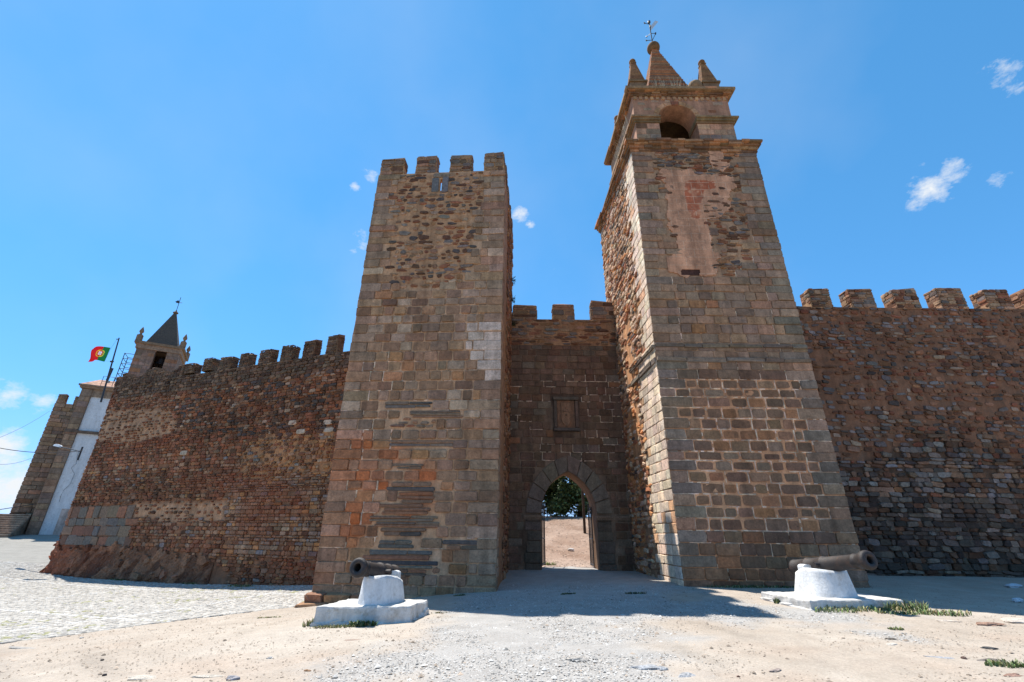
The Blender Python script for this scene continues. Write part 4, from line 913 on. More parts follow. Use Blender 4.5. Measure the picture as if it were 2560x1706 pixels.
grid_face(fw_, 0, LWL, LT0, LT1, .22, lwm, 'mortar_face', 'mortar', lw, off=-.032, relief=.02)
fe = Face(fw_.P(.75, 0, -2.4)[:2], fw_.P(0, 0, 0)[:2]); fe.warp = lambda u, v: (.085 * max(0, 1.5 - v) ** 2 if True else 0) - .3
rng = random.Random(71)
def lwpal(u, v):
    if v > 8.9: return [((.09, .065, .05), 2), ((.125, .105, .085), 4), ((.2, .165, .13), 1.5), ((.17, .12, .085), 1.5)]
    if inpoly(u, v, ZD): return [(DARKB, 4), (SLATED, 2.5), (REDB, 2.5), ((.26, .13, .07), 1.5), (LIGHTG, .6), (BROWN, 1.5)]
    if inpoly(u, v, ZL): return [(GREY, 4), (LIGHTG, 1.3), (OCHRE, 1.2), (BROWN, 2.5), (DARKB, 1.5), (BLUE, 1)]
    if inpoly(u, v, ZO): return [(BROWN, 3), (OCHRE, 1.6), (REDB, 2), (DARKB, 2.5), (BLUE, .8), (LIGHTG, .7)]
    if 5.2 < v < 6.6: return [(REDB, 5), (BROWN, 2), (DARKB, 2), ((.3, .14, .08), 3)]
    return [(REDB, 4), (BROWN, 2.5), (DARKB, 2.4), (GREY, .8), ((.26, .145, .09), 3), (BLUE, .25), (OCHRE, .4)]
st = []; big = []
for (r, q) in courses(rng, .05, LWL, -.9, LT1 - .02, (.085, .2), (.13, .46)):
    cu, cv = (r[0] + r[1]) / 2, (r[2] + r[3]) / 2
    if inpoly(cu, cv, ZG) or inpoly(cu, cv, ZR): continue
    sh = (.82, 1.03); sk = .06
    if inpoly(cu, cv, ZB) or inpoly(cu, cv, ZM): sh = (.45, .8); sk = .4
    elif inpoly(cu, cv, ZO): sh = (.7, .95); sk = .12
    if rng.random() < sk: continue
    pal = lwpal(cu, cv); s = rng.uniform(*sh)
    if inpoly(cu, cv, ZL): P = rect_poly(r, rng, .025, .03, .014)
    else: P = rub_poly(r, rng, s, rng.choice((6, 7, 8)), .55, .17, rng.uniform(-.12, .12))
    mv = .6 + .8 * float(fbm(cu * .14 + 3, cv * .8, 301)); c_ = jit(pick(rng, pal), rng, .28); c_ = tuple(x * mv for x in c_)
    st.append((P, rng.uniform(.0, .06), mixc3(c_, (.24, .085, .045), max(0, min(.6, 3 * (float(fbm(cu * .3, cv * .8, 305)) - .55))))))
for p in [(1435, 700), (1472, 742), (1605, 698), (1612, 735), (905, 848)]:
    u, v = z1(*p); st.append((rub_poly((u - .27, u + .27, v - .12, v + .12), rng, 1, 8, .5, .1), .05, jit((.44, .43, .41), rng, .1)))
emit(fw_, st, lw, 'rubble_stone', 'rubble_stones', 300, 'rubble', 72)
st = []
for (r, q) in courses(rng, min(p[0] for p in ZG), max(p[0] for p in ZG), min(p[1] for p in ZG), max(p[1] for p in ZG), (.34, .5), (.5, 1.1)):
    if inpoly((r[0] + r[1]) / 2, (r[2] + r[3]) / 2, ZG): st.append((rect_poly(r, rng, .02, .05, .04), rng.uniform(.0, .05), mixc3(jit(pick(rng, [((.2, .17, .145), 4), (BROWN, 2), ((.17, .165, .155), 1.5), (REDB, 1)]), rng, .12), RUST, .5 if rng.random() < .12 else 0)))
emit(fw_, st, lw, 'slate_block', 'slate_blocks', 100, 'slate', 73)
def strata(u, v):
    a = .95; p = u * math.cos(a) + v * math.sin(a); q = -u * math.sin(a) + v * math.cos(a)
    w = q * 2.6 + (float(fbm(p * .8, q * .8, 201, 3)) - .5) * 2.4; k = math.floor(w); f = w - k; h = float(_h(np.array(float(k)), np.array(math.floor(p * 1.1 + k * .37)), 7))
    return h, .05 * h + .03 * f * (1 if h > .4 else -.4) + (float(fbm(u * 3, v * 3, 207, 3)) - .5) * .16
def rockcol(u, v):
    h, d = strata(u, v); redd = max(0, min(1, 1.15 - u / 5.5 + (float(fbm(u, v, 209)) - .5))); c = mixc3(mixc3((.15, .095, .07), (.23, .165, .12), h), (.22, .075, .045), redd * .8); return tuple(x * (.75 + .5 * h) for x in c)
_fs = Face(LWA, LWB, 0, lambda u, v: lwarp(u, v) + strata(u, v)[1])
def zr(u, v): return inpoly(u + (float(fbm(u * 1.2, v * 1.2, 211)) - .5) * .9, v + (float(fbm(u * 1.2, v * 1.2, 213)) - .5) * .9, ZR)
grid_face(_fs, 0, 13, -1.0, 1.9, .075, rockcol, 'bedrock', 'rubble', lw, off=.03, mask=zr, relief=.03, skirt=.2)
st = []
for k in range(46):
    cu, cv = rng.uniform(.1, 12.5), rng.uniform(-.9, 1.3)
    if not inpoly(cu, cv, ZR): continue
    a = rng.uniform(.08, .3); b = a * rng.uniform(.35, .8)
    st.append((rub_poly((cu - a, cu + a, cv - b, cv + b), rng, 1, rng.choice((5, 6, 7)), .8, .3, rng.gauss(.55, .5)), rng.uniform(.1, .26), jit(rockcol(cu, cv), rng, .25)))
emit(fw_, st, lw, 'bedrock_slab', 'bedrock', 120, 'rubble', 74)
st = rubble_fill(fe, None, (0, fe.len, -.9, 10.2), rng, [(REDB, 3), (BROWN, 3), (DARKB, 2)], (.12, .24), (.2, .5), (.85, 1.02), .05, proud=(0, .07))
grid_face(fe, 0, fe.len, -1, 10.2, .3, lwm, 'end_mortar', 'mortar', lw, off=-.01, relief=.02); emit(fe, st, lw, 'rubble_stone', 'end_rubble', 40, 'rubble', 75)
DPAL = [((.09, .065, .05), 2), ((.125, .105, .085), 4), ((.18, .15, .12), 1.5), ((.17, .12, .085), 1.5)]
fwm = Face(LWA, LWB)
T = lambda t: LWL + .3 - t     # distance from the tower -> u
for i, (t0, t1, zt) in enumerate([(1.3, 2.5, 10.72), (3.25, 4.03, 10.74), (4.72, 5.5, 10.66), (6.15, 7.0, 10.56), (7.65, 8.52, 10.54), (9.2, 9.95, 10.55), (10.55, 11.47, 10.53), (12.0, 12.83, 10.5), (13.45, 14.25, 10.48)]):
    merlon(fwm, T(t1), T(t0), 9.72 + (.2 if i in (7, 8) else 0), zt + .1, .5, lw, DPAL, 400 + i * 5, mort=(.2, .165, .13), indiv=False, hr=(.07, .13), wr=(.15, .4), slope=.12)
# broken, merlonless stretch at the far end
mb = MB(); rg = random.Random(77); us = np.linspace(.75, T(14.3), 26); hp = None; st = []
for a, b in zip(us[:-1], us[1:]):
    h = 10.25 + .22 * math.sin(a * 2.1) + rg.uniform(-.1, .12) + (.1 if a > 1 else -.15)
    V = [fwm.P(a, 9.7, -.02), fwm.P(b, 9.7, -.02), fwm.P(b, 9.7, -.6), fwm.P(a, 9.7, -.6), fwm.P(a, h - .05, -.02), fwm.P(b, h, -.02), fwm.P(b, h + .05, -.6), fwm.P(a, h, -.6)]
    mb.add(V, [(4, 5, 6, 7), (0, 1, 5, 4), (1, 2, 6, 5), (2, 3, 7, 6), (3, 0, 4, 7)], (.2, .165, .13))
    for (r, q) in courses(rg, a, b, 9.76, h - .02, (.07, .14), (.15, .3)): st.append((rub_poly(r, rg, 1, 7, .5, .15), rg.uniform(0, .04), jit(pick(rg, DPAL), rg, .25)))
mb.build('broken_parapet', 'mortar', lw); emit(fwm, st, lw, 'coping_stone', 'coping_stones', 0, 'rubble', 78)

# ------------------------------------------------------------------ right curtain wall
RWY = 20.0; fq_ = Face((10.5, RWY), (31, RWY), 0, lambda u, v: (float(fbm(u * .35, v * .35, 81, 3)) - .5) * .2 + .05 * max(0, 2 - v) ** 2)
rw = thing('curtain_wall', (20, 20.6, .2), 'high rubble curtain wall with wide sunlit-edged merlons, right of the belfry tower', 'wall')
mb = MB(); mb.prism([(10.5, RWY + .3), (31, RWY + .3), (31, RWY + 1.7), (10.5, RWY + 1.7)], -.4, 12.0, (.28, .2, .14)); mb.build('core', 'mortar', rw)
RT_ = 12.14
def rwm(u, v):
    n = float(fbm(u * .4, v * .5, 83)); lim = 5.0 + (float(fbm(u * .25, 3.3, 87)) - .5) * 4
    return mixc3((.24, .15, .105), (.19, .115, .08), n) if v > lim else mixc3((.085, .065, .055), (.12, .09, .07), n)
grid_face(fq_, 0, 16.5, -.4, RT_, .22, rwm, 'mortar_face', 'mortar', rw, off=-.028, relief=.018)
rng = random.Random(85); st = []
for (r, q) in courses(rng, 0, 16.5, -.2, RT_ - .02, (.12, .25), (.18, .62)):
    cu, cv = (r[0] + r[1]) / 2, (r[2] + r[3]) / 2; lim = 5.0 + (float(fbm(cu * .25, 3.3, 87)) - .5) * 4 + rng.gauss(0, 1.1)
    if cv > lim:
        if rng.random() < .2: continue
        s = rng.uniform(.55, .98); pal = [(DARKB, 2.5), ((.19, .09, .06), 2.5), ((.13, .13, .14), 2.5), ((.18, .195, .22), 2), ((.21, .135, .095), 4), (SLATED, 1.2), ((.26, .15, .09), .6), ((.26, .23, .2), 1)]; pr_ = rng.uniform(-.004, .04)
        P = rub_poly(r, rng, s, rng.choice((6, 7, 8)), .62, .2, rng.uniform(-.2, .15))
    else:
        if rng.random() < .03: continue
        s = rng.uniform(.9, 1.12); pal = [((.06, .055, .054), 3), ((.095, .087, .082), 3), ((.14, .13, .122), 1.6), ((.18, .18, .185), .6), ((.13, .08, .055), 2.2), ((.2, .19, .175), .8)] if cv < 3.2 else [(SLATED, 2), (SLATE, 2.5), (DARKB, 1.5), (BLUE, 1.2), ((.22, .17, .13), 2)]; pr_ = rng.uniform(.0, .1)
        P = rub_poly(r, rng, s, rng.choice((6, 7, 8)), .5, .16, rng.uniform(-.15, .1))
    mv = .62 + .76 * float(fbm(cu * .22, cv * .7, 303)); st.append((P, pr_, tuple(x * mv for x in jit(pick(rng, pal), rng, .28))))
emit(fq_, st, rw, 'rubble_stone', 'rubble_stones', 300, 'rubble', 86)
frm = Face((10.5, RWY), (31, RWY))
for i, (a, b) in enumerate([(12.6, 13.8), (14.8, 15.93), (16.86, 18.1), (19.04, 20.34), (21.28, 22.63), (23.62, 24.96), (25.75, 27.0)]):
    merlon(frm, a - 10.5, b - 10.5, RT_ - .04, 13.12 + .03 * i, .75, rw, [(BROWN, 3), (DARKB, 2), (SLATE, 2), (REDB, 1.5), ((.36, .29, .22), 2)], 500 + i * 7, mort=(.38, .28, .2), hr=(.1, .22), wr=(.2, .6))

# ================================================================== CHURCH (far left)
C0 = np.array([-41.0, 40.0]); CD = np.array([.88, .475]); CD /= np.linalg.norm(CD); CN = np.array([-CD[1], CD[0]])   # CN points away from the viewer
def ct(px, py):
    w = at_pl(px, py, C0, C0 + CD); return float((w[:2] - C0) @ CD), float(w[2])
def cq(t0, t1, s0, s1): return [tuple(C0 + CD * t + CN * q) for t, q in ((t0, s0), (t1, s0), (t1, s1), (t0, s1))]
tA1 = ct(223, 985)[0]; zA = ct(147, 985)[1]; zN = ct(172, 1010)[1]
def wall_stones(face, parent, u0, u1, v0, v1, hr, wr, pal, seed, lim=120, name='stone_block', proud=(.01, .04), gap=.03):
    rg = random.Random(seed); s_ = []
    for (r, q) in courses(rg, u0, u1, v0, v1, hr, wr): s_.append((rect_poly(r, rg, gap, .03, .015), rg.uniform(*proud), jit(pick(rg, pal), rg, .2)))
    emit(face, s_, parent, name, name + 's', lim, 'stone', seed)
CPAL = [(GREY, 4), ((.19, .17, .15), 3), (BROWN, 2), (DARKB, .7)]
ca = thing('church_tower', tuple(C0) + (1.2,), 'dark stone church tower with two merlons, above the steps at far left', 'tower')
mb = MB(); mb.prism(cq(.05, tA1 + .6, .05, 4.0), .6, zN, (.2, .17, .14)); mb.build('core', 'mortar', ca)
fA = Face(cq(0, 1, 0, 1)[0], cq(tA1 + .6, 1, 0, 1)[0]); wall_stones(fA, ca, 0, tA1 + .5, .8, zN - .02, (.3, .42), (.5, 1.1), CPAL, 601, 200)
tn0 = ct(163, 1010)[0]; tn1 = ct(181, 1010)[0]
merlon(fA, 0, tn0 - .05, zN, zA, .6, ca, CPAL, 611, indiv=False); merlon(fA, tn1, tA1 + .3, zN, zA - .05, .6, ca, CPAL, 617, indiv=False)
# church front: stone pilaster, white wall, cornice, tiled roof corner
cf = thing('church', tuple(C0 + CD * 4.5) + (1.1,), 'whitewashed church front with stone pilaster and pink roof, behind the left wall end', 'church')
tp0 = ct(68, 1338)[0]; tp1 = ct(100, 1338)[0]; zC = ct(230, 975)[1]; tw1 = tp1 + 6.0
mb = MB(); mb.prism(cq(tp1, tw1, -.5, 4), .6, zC - .75, (.7, .7, .7)); mb.build('white_wall', 'white', cf)
mb = MB(); mb.prism(cq(tp0, tp1 + .02, -.62, 2), .6, zC - .05, (.2, .18, .16)); mb.build('pilaster', 'mortar', cf)
fP = Face(cq(tp0, 0, -.63, 0)[0], cq(tp1 + .02, 0, -.63, 0)[0]); wall_stones(fP, cf, .02, fP.len - .01, .65, zC - .1, (.4, .6), (.4, 1.1), [(GREY, 4), ((.2, .185, .17), 3)], 621, 60)
mb = MB(); mb.prism(cq(tp1 + .01, tw1, -.6, 2), zC - .76, zC - .05, (.23, .21, .18)); mb.build('frieze', 'stone', cf)
mb = MB(); mb.prism(cq(tp0 - .15, tw1, -.85, 3), zC - .05, zC + .12, (.26, .23, .19)); mb.prism(cq(tp0 - .25, tw1, -1.0, 3), zC + .12, zC + .25, (.24, .21, .18)); mb.build('cornice', 'stone', cf)
zs = ct(196, 1082)[1]; mb = MB(); mb.prism(cq(tp0 - .05, tw1, -.75, 0), zs - .12, zs + .1, (.12, .11, .1)); mb.build('string_course', 'stone', cf)
mb = MB(); a = cq(tp0 - .2, tp0 + 3.6, -.9, 2.6); cR = np.mean(np.array(a), 0); mb.prism(a, zC + .26, zC + 1.05, (.62, .47, .40), top=[tuple(np.array(p) * .45 + cR * .55) for p in a]); mb.build('roof', 'plaster', cf)
mb = MB(); q = cq(tp1 + .9, tp1 + 1.5, -.53, -.4); mb.prism(q, 1.1, 3.2, (.5, .5, .52)); mb.build('door', 'plaster', cf)
mb = MB(); b0 = C0 + CD * (tp0 + 1.2) + CN * .5; mb.tube([(b0[0], b0[1], zC + .6), (b0[0] + .1, b0[1], zC + 2.4)], .11, 7, (.1, .08, .07)); mb.build('chimney_pipe', 'blackiron', cf)
mb = MB()
for t in np.linspace(tp0 + 1.2, tp0 + 4.5, 5):
    b0 = C0 + CD * t + CN * -.7; mb.tube([(*b0, zC + .2), (*b0, zC + 1.25)], .022, 5)
for h in (1.25, .75): mb.tube([(*(C0 + CD * (tp0 + 1.2) - CN * .7), zC + h), (*(C0 + CD * (tp0 + 4.5) - CN * .7), zC + h)], .022, 5)
mb.build('roof_railing', 'blackiron', cf)
# church bell tower
D0 = np.array([-38.6, 44.0])
def dt(px, py): w = at_pl(px, py, D0, D0 + CD); return float((w[:2] - D0) @ CD), float(w[2])
def dq(t0, t1, s0, s1): return [tuple(D0 + CD * t + CN * q) for t, q in ((t0, s0), (t1, s0), (t1, s1), (t0, s1))]
tl, zc1 = dt(341, 872); tr, zc2 = dt(450, 884); zc = (zc1 + zc2) / 2; wD = tr - tl; tm = (tl + tr) / 2
cb = thing('church_bell_tower', tuple(D0 + CD * tm + CN * wD / 2) + (1.2,), 'small grey bell tower with slate pyramid spire behind the left curtain wall', 'bell tower')
ol, oz = dt(378, 918); orr, _ = dt(408, 905); oh = (orr - ol) / 2 * 1.2; oc = (ol + orr) / 2; zb = zc - 4.6
zo = dt(400, 872)[1] - oh
out = [(tl, zb), (tl, zc), (tr, zc), (tr, zb), (oc + oh, zb), ] + [(oc + oh * math.cos(math.pi * k / 10), zo + oh * math.sin(math.pi * k / 10)) for k in range(11)] + [(oc - oh, zb)]
k = len(out); pD = lambda t, z, q: (*(D0 + CD * t + CN * q), z)
V = [pD(t, z, 0) for t, z in out] + [pD(t, z, .6) for t, z in out]
obj('front_wall', V, [tuple(range(k)), tuple(range(k, 2 * k))[::-1]] + [((i + 1) % k, i, i + k, (i + 1) % k + k) for i in range(k)], 'stone', cb, cols=(.21, .175, .155))
mb = MB(); mb.prism(dq(tl, tl + .5, .6, wD), zb, zc, (.2, .165, .145)); mb.prism(dq(tr - .5, tr, .6, wD), zb, zc, (.2, .165, .145)); mb.prism(dq(tl + .5, tr - .5, wD - .4, wD), zb, zc, (.2, .165, .145)); mb.prism(dq(tl, tr, 0, wD), 1.0, zb, (.3, .26, .23)); mb.build('side_walls', 'stone', cb)
fD = Face(D0 + CD * tl, D0 + CD * tr); s_ = []; rg = random.Random(641)
for (r, q) in courses(rg, 0, wD, zb, zc, (.3, .42), (.5, 1.0)):
    x0, x1 = r[0] + tl, r[1] + tl
    if x1 > oc - oh and x0 < oc + oh and r[2] < zo + oh:
        if x0 < oc - oh - .15: r = (r[0], oc - oh - tl - .01, r[2], r[3])
        elif x1 > oc + oh + .15: r = (oc + oh - tl + .01, r[1], r[2], r[3])
        else: continue
    s_.append((rect_poly(r, rg, .03, .03, .02), rg.uniform(.01, .03), jit(pick(rg, [((.24, .2, .18), 3), ((.18, .155, .135), 2), ((.25, .16, .105), .8)]), rg, .15)))
emit(fD, s_, cb, 'stone_block', 'stone_blocks', 100, 'stone', 642)
mb = MB(); mb.prism(dq(tl - .12, tr + .12, -.12, wD + .12), zc, zc + .5, (.27, .23, .19)); mb.prism(dq(tl - .3, tr + .3, -.3, wD + .3), zc + .5, zc + .75, (.2, .17, .13)); mb.build('cornice', 'stone', cb)
za = dt(427, 775)[1] * 1.0; mid = D0 + CD * tm + CN * wD / 2
za = float(at_pl(424, 778, mid, mid + CD)[2])
h_ = wD / 2 * .78
mb = MB(); mb.prism([tuple(mid + CD * a * h_ + CN * b * h_) for a, b in ((-1, -1), (1, -1), (1, 1), (-1, 1))], zc + .75, za, (.13, .105, .085), top=[tuple(mid + CD * a * .06 + CN * b * .06) for a, b in ((-1, -1), (1, -1), (1, 1), (-1, 1))]); spc = mb.build('spire', 'slate', cb)
mb = MB(); mb.lathe((*mid, za - .25), (0, 0, 1), [(0, .08), (.1, .26), (.2, .26), (.3, .12), (.55, .02)], 10, (.13, .11, .09)); mb.build('spire_cap', 'stone', spc)
mb = MB(); mb.tube([(*mid, za + .2), (*mid, za + 1.9)], .03, 5); mb.tube([(mid[0] - .35, mid[1], za + 1.2), (mid[0] + .35, mid[1], za + 1.2)], .03, 5); mb.add([(mid[0] - .5, mid[1], za + 1.35), (mid[0] - .05, mid[1], za + 1.1), (mid[0], mid[1], za + 1.35), (mid[0] - .2, mid[1] + .03, za + 1.55)], [(0, 1, 2), (0, 2, 3), (0, 3, 1), (1, 3, 2)]); mb.build('weathervane', 'blackiron', cb)
for a in (-1, 1):
    for b in (-1, 1):
        p = mid + CD * a * (wD / 2 + .05) + CN * b * (wD / 2 + .05); mb = MB(); mb.box((p[0] - .2, p[1] - .2, zc + .75), (p[0] + .2, p[1] + .2, zc + 1.4), (.2, .17, .13)); mb.lathe((*p, zc + 1.4), (0, 0, 1), [(0, .2), (.06, .2), (.1, .1), (.22, .1), (.35, .2), (.5, .19), (.75, .1), (.95, .01)], 10, (.19, .16, .12)); mb.build('finial', 'stone', cb)
pb = D0 + CD * oc + CN * 1.2; mb = MB(); mb.lathe((*pb, zo - .9), (0, 0, 1), [(0, .5), (.05, .5), (.2, .38), (.6, .28), (.75, .16), (.8, .01)], 16, (.1, .12, .1)); mb.build('bell', 'iron', cb)
mb = MB()
for t in (-.9, -.05):
    for q in (.5, 2.0): p = D0 + CD * (tl + t) + CN * q; mb.tube([(*p, zc - 3.9), (*p, zc - .6)], .035, 5)
for z in np.linspace(zc - 3.9, zc - .6, 7):
    P = [D0 + CD * (tl + a) + CN * q for a, q in ((-.05, .5), (-.9, .5), (-.9, 2.0), (-.05, 2.0))]; mb.tube([(*p, z) for p in P], .03, 5)
mb.build('ladder_cage', 'blackiron', cb)
# steps up to the church
stp = thing('stone_steps', (-44, 38, 1.1), 'flight of pale stone steps climbing left of the church', 'steps')
for k in range(10):
    t0, t1 = -9.5, tp0 - .1; q0 = -3.4 + k * .32; mb = MB(); z = 1.05 + k * .165; mb.prism(cq(t0, t1, q0, .1), z - .3, z + .1, (.26, .24, .21)); mb.prism(cq(t0, t1, q0 - .05, q0 + .3), z + .1, z + .16, (.42, .40, .36)); mb.build('step', 'stone', stp)
hr_ = thing('handrail', tuple(C0 + CD * -2.0 + CN * -2.5) + (1.5,), 'dark metal handrail slanting down beside the far-left steps', 'handrail')
mb = MB(); A_ = C0 + CD * 1.6 + CN * -.3; B_ = C0 + CD * -3.4 + CN * -3.2; mb.tube([(*A_, 3.55), (*B_, 2.0)], .03, 6); mb.build('rail', 'blackiron', hr_)
mb = MB(); mb.tube([(*A_, 2.3), (*A_, 3.55)], .03, 6); mb.build('post', 'blackiron', hr_); mb = MB(); mb.tube([(*B_, 1.0), (*B_, 2.0)], .03, 6); mb.build('post', 'blackiron', hr_)
# low hill far left
mb = MB(); hx = np.linspace(-200, -40, 14); V = []; F = []
for i, x in enumerate(hx):
    for j, (dy, z) in enumerate(((0, 0), (30, 3.5 + 1.2 * math.sin(i * 1.3)), (80, 4.4 + math.sin(i * .7)), (160, 0))): V.append((x, 95 + dy, z))
for i in range(13):
    for j in range(3): F.append((i * 4 + j, i * 4 + 4 + j, i * 4 + 5 + j, i * 4 + 1 + j))
hill = obj('hill', V, F, 'ground', cols=(.30, .24, .11), smooth=True); hill['kind'] = 'structure'

# flag pole and flag
pt0 = at_y(252, 1006, 28.6); pt1 = at_y(298, 845, 28.4)
fp = thing('flagpole', tuple(pt0), 'slim dark flagpole fixed to the far end of the left wall', 'flagpole')
mb = MB(); mb.tube([pt0, pt1], [.055, .035], 8); mb.build('pole', 'blackiron', fp)
mb = MB(); pd = (pt1 - pt0); m2 = pt0 + pd * .62; mb.tube([m2 + np.array([-.12, 0, 0]), m2 + np.array([.05, 0, 0])], .06, 7); mb.tube([pt1 + np.array([-.15, 0, -.1]), pt1 + np.array([.02, 0, -.1])], .03, 6); mb.build('bracket', 'blackiron', fp)
mb = MB(); e0 = at_y(277 / 1, 872, 28.35); mb.tube([pt1 + np.array([-.12, 0, -.12]), e0, at_y(262, 903, 28.35), m2 + np.array([-.1, 0, 0])], .006, 4); mb.build('halyard', 'wood', fp)
# hoist (green, right) corners and fly (red, left) corners measured on the flag's own plane
H0 = at_y(276.5, 870, 28.3); H1 = at_y(261, 905, 28.3); G0 = at_y(228, 869, 28.0); G1 = at_y(219, 900, 28.0)
nu_, nv_ = 60, 40; V = []; Cc = []
for j in range(nv_ + 1):
    for i in range(nu_ + 1):
        a = i / nu_; b = j / nv_; p = (H0 * (1 - a) + G0 * a) * (1 - b) + (H1 * (1 - a) + G1 * a) * b
        w = .14 * math.sin(a * 7.5 + b * 1.5) * a ** .6; dz = .1 * math.sin(a * 3.1) * (1 if b < .5 else .6) - .12 * a * a
        V.append(p + np.array([.05 * math.sin(b * 5 + a * 4) * a, w, dz]))
        x = a * 1.5; y = 1 - b; c = (.01, .16, .05) if x < .6 else (.62, .015, .02); r = math.hypot(x - .6, y - .5)
        if .21 < r < .25 or (r < .25 and (abs(x - .6 - (y - .5) * .5) < .025 or abs(y - .5) < .02)): c = (.75, .6, .05)
        if abs(x - .6) < .13 and y > .36 and y < .66 and r < .2: c = (.6, .02, .02)
        if abs(x - .6) < .09 and .4 < y < .62: c = (.85, .85, .85)
        if (abs(x - .6) < .02 and (abs(y - .5) < .03 or abs(y - .57) < .02 or abs(y - .43) < .02)) or (abs(y - .51) < .02 and abs(abs(x - .6) - .055) < .018): c = (.02, .05, .3)
        Cc.append(c)
ii = np.arange(nu_)[None, :] + np.arange(nv_)[:, None] * (nu_ + 1); F = np.stack([ii, ii + 1, ii + nu_ + 2, ii + nu_ + 1], -1).reshape(-1, 4)
tag(obj('flag', V, F, 'cloth', cols=np.array(Cc), smooth=True), 'waving green and red flag with yellow armillary sphere and white shield', 'flag')
# street lamp on the wall end and overhead cables
lp = at_y(152, 1118, 29.0); lq = at_y(202, 1130, 28.2)
sl_ = thing('street_lamp', tuple(lq), 'white street lamp on a bracket at the end of the left wall', 'street lamp')
mb = MB(); mb.tube([lq, lq * .4 + lp * .6 + np.array([0, 0, .02]), lp], .03, 7); mb.tube([lq + np.array([0, 0, .3]), lq + np.array([0, 0, -.5])], .05, 7); mb.build('bracket', 'blackiron', sl_)
dl = (lp - lq) / np.linalg.norm(lp - lq); mb = MB(); V = [];
for (t, w, h) in ((0, .06, .05), (.15, .13, .1), (.55, .16, .12), (.85, .1, .06)):
    p = lp + dl * (t - .1); V += [p + np.array([0, -w, -.03]), p + np.array([0, w, -.03]), p + np.array([0, w * .6, h]), p + np.array([0, -w * .6, h])]
F = [(0, 1, 2, 3), (15, 14, 13, 12)] + [(i * 4 + k, i * 4 + 4 + k, i * 4 + 4 + (k + 1) % 4, i * 4 + (k + 1) % 4) for i in range(3) for k in range(4)]
mb.add(V, F); mb.build('lamp_head', 'metal', sl_)
for (a, b, ya, yb, lab) in [((-40, 1112), (206, 1127), 24, 28.1, 'thick dark overhead cable running to the street lamp bracket'), ((-30, 1105), (124, 1028), 30, 39.0, 'thin overhead cable rising to the dark church tower'), ((-30, 1158), (78, 1146), 30, 38.8, 'thin cable low across the cloud beside the dark church tower')]:
    A_ = at_y(*a, ya); B_ = at_y(*b, yb); mb = MB(); mb.tube([A_ * (1 - t) + B_ * t + np.array([0, 0, -.25 * 4 * t * (1 - t)]) for t in np.linspace(0, 1, 12)], .018 if 'thick' in lab else .011, 5); tag(mb.build('overhead_cable', 'blackiron'), lab, 'cable')
mb = MB(); w0 = at_pl(192, 1140, C0 - CN * .55, C0 - CN * .55 + CD)
P = [at_pl(x, y, C0 - CN * .58, C0 - CN * .58 + CD) for x, y in ((196, 1130), (190, 1160), (178, 1170), (186, 1185), (176, 1210), (160, 1225), (152, 1240), (148, 1255))]; mb.tube(P, .014, 4); tag(mb.build('wall_cable', 'blackiron'), 'loose cable hanging down the white church wall', 'cable')

# ================================================================== THROUGH THE GATE
def leaf(name, side):
    hx = ACX + side * (AHW - .05); hy = 21.55; g = thing('iron_gate_leaf', (hx, hy, .3), 'open barred iron gate leaf against the %s side of the gate arch' % ('right' if side > 0 else 'left'), 'gate', 'open iron gate leaves in the arch')
    d = np.array([.03, .9995]) if side > 0 else np.array([.2, .98]); L_ = 1.12
    for k in range(6):
        p = np.array([hx, hy]) + d * L_ * k / 5; mb = MB(); mb.tube([(*p, .36), (*p, 2.75 + .04 * k)], .013 if 0 < k < 5 else .022, 6); mb.build('bar', 'blackiron', g)
    for z in (.42, 1.45, 2.6):
        a = np.array([hx, hy]); b = a + d * L_; mb = MB(); mb.tube([(*a, z), (*b, z)], .022, 6); mb.build('rail', 'blackiron', g)
leaf('l', -1); leaf('r', 1)
po = at_y(1462, 1327, 33.0); pz = bank_z(po[0], 33.0)
pole = thing('wooden_post', (po[0], 33.0, pz), 'tall dark wooden post on the bank beyond the gate', 'post')
mb = MB(); mb.tube([(po[0], 33.0, pz - .3), (po[0] - .05, 33.0, pz + 6.5)], [.095, .08], 8); mb.build('shaft', 'wood', pole); mb = MB(); mb.box((po[0] - .16, 32.85, pz + 6.3), (po[0] + .12, 33.1, pz + 6.6), (.1, .1, .1)); mb.build('cap', 'blackiron', pole)
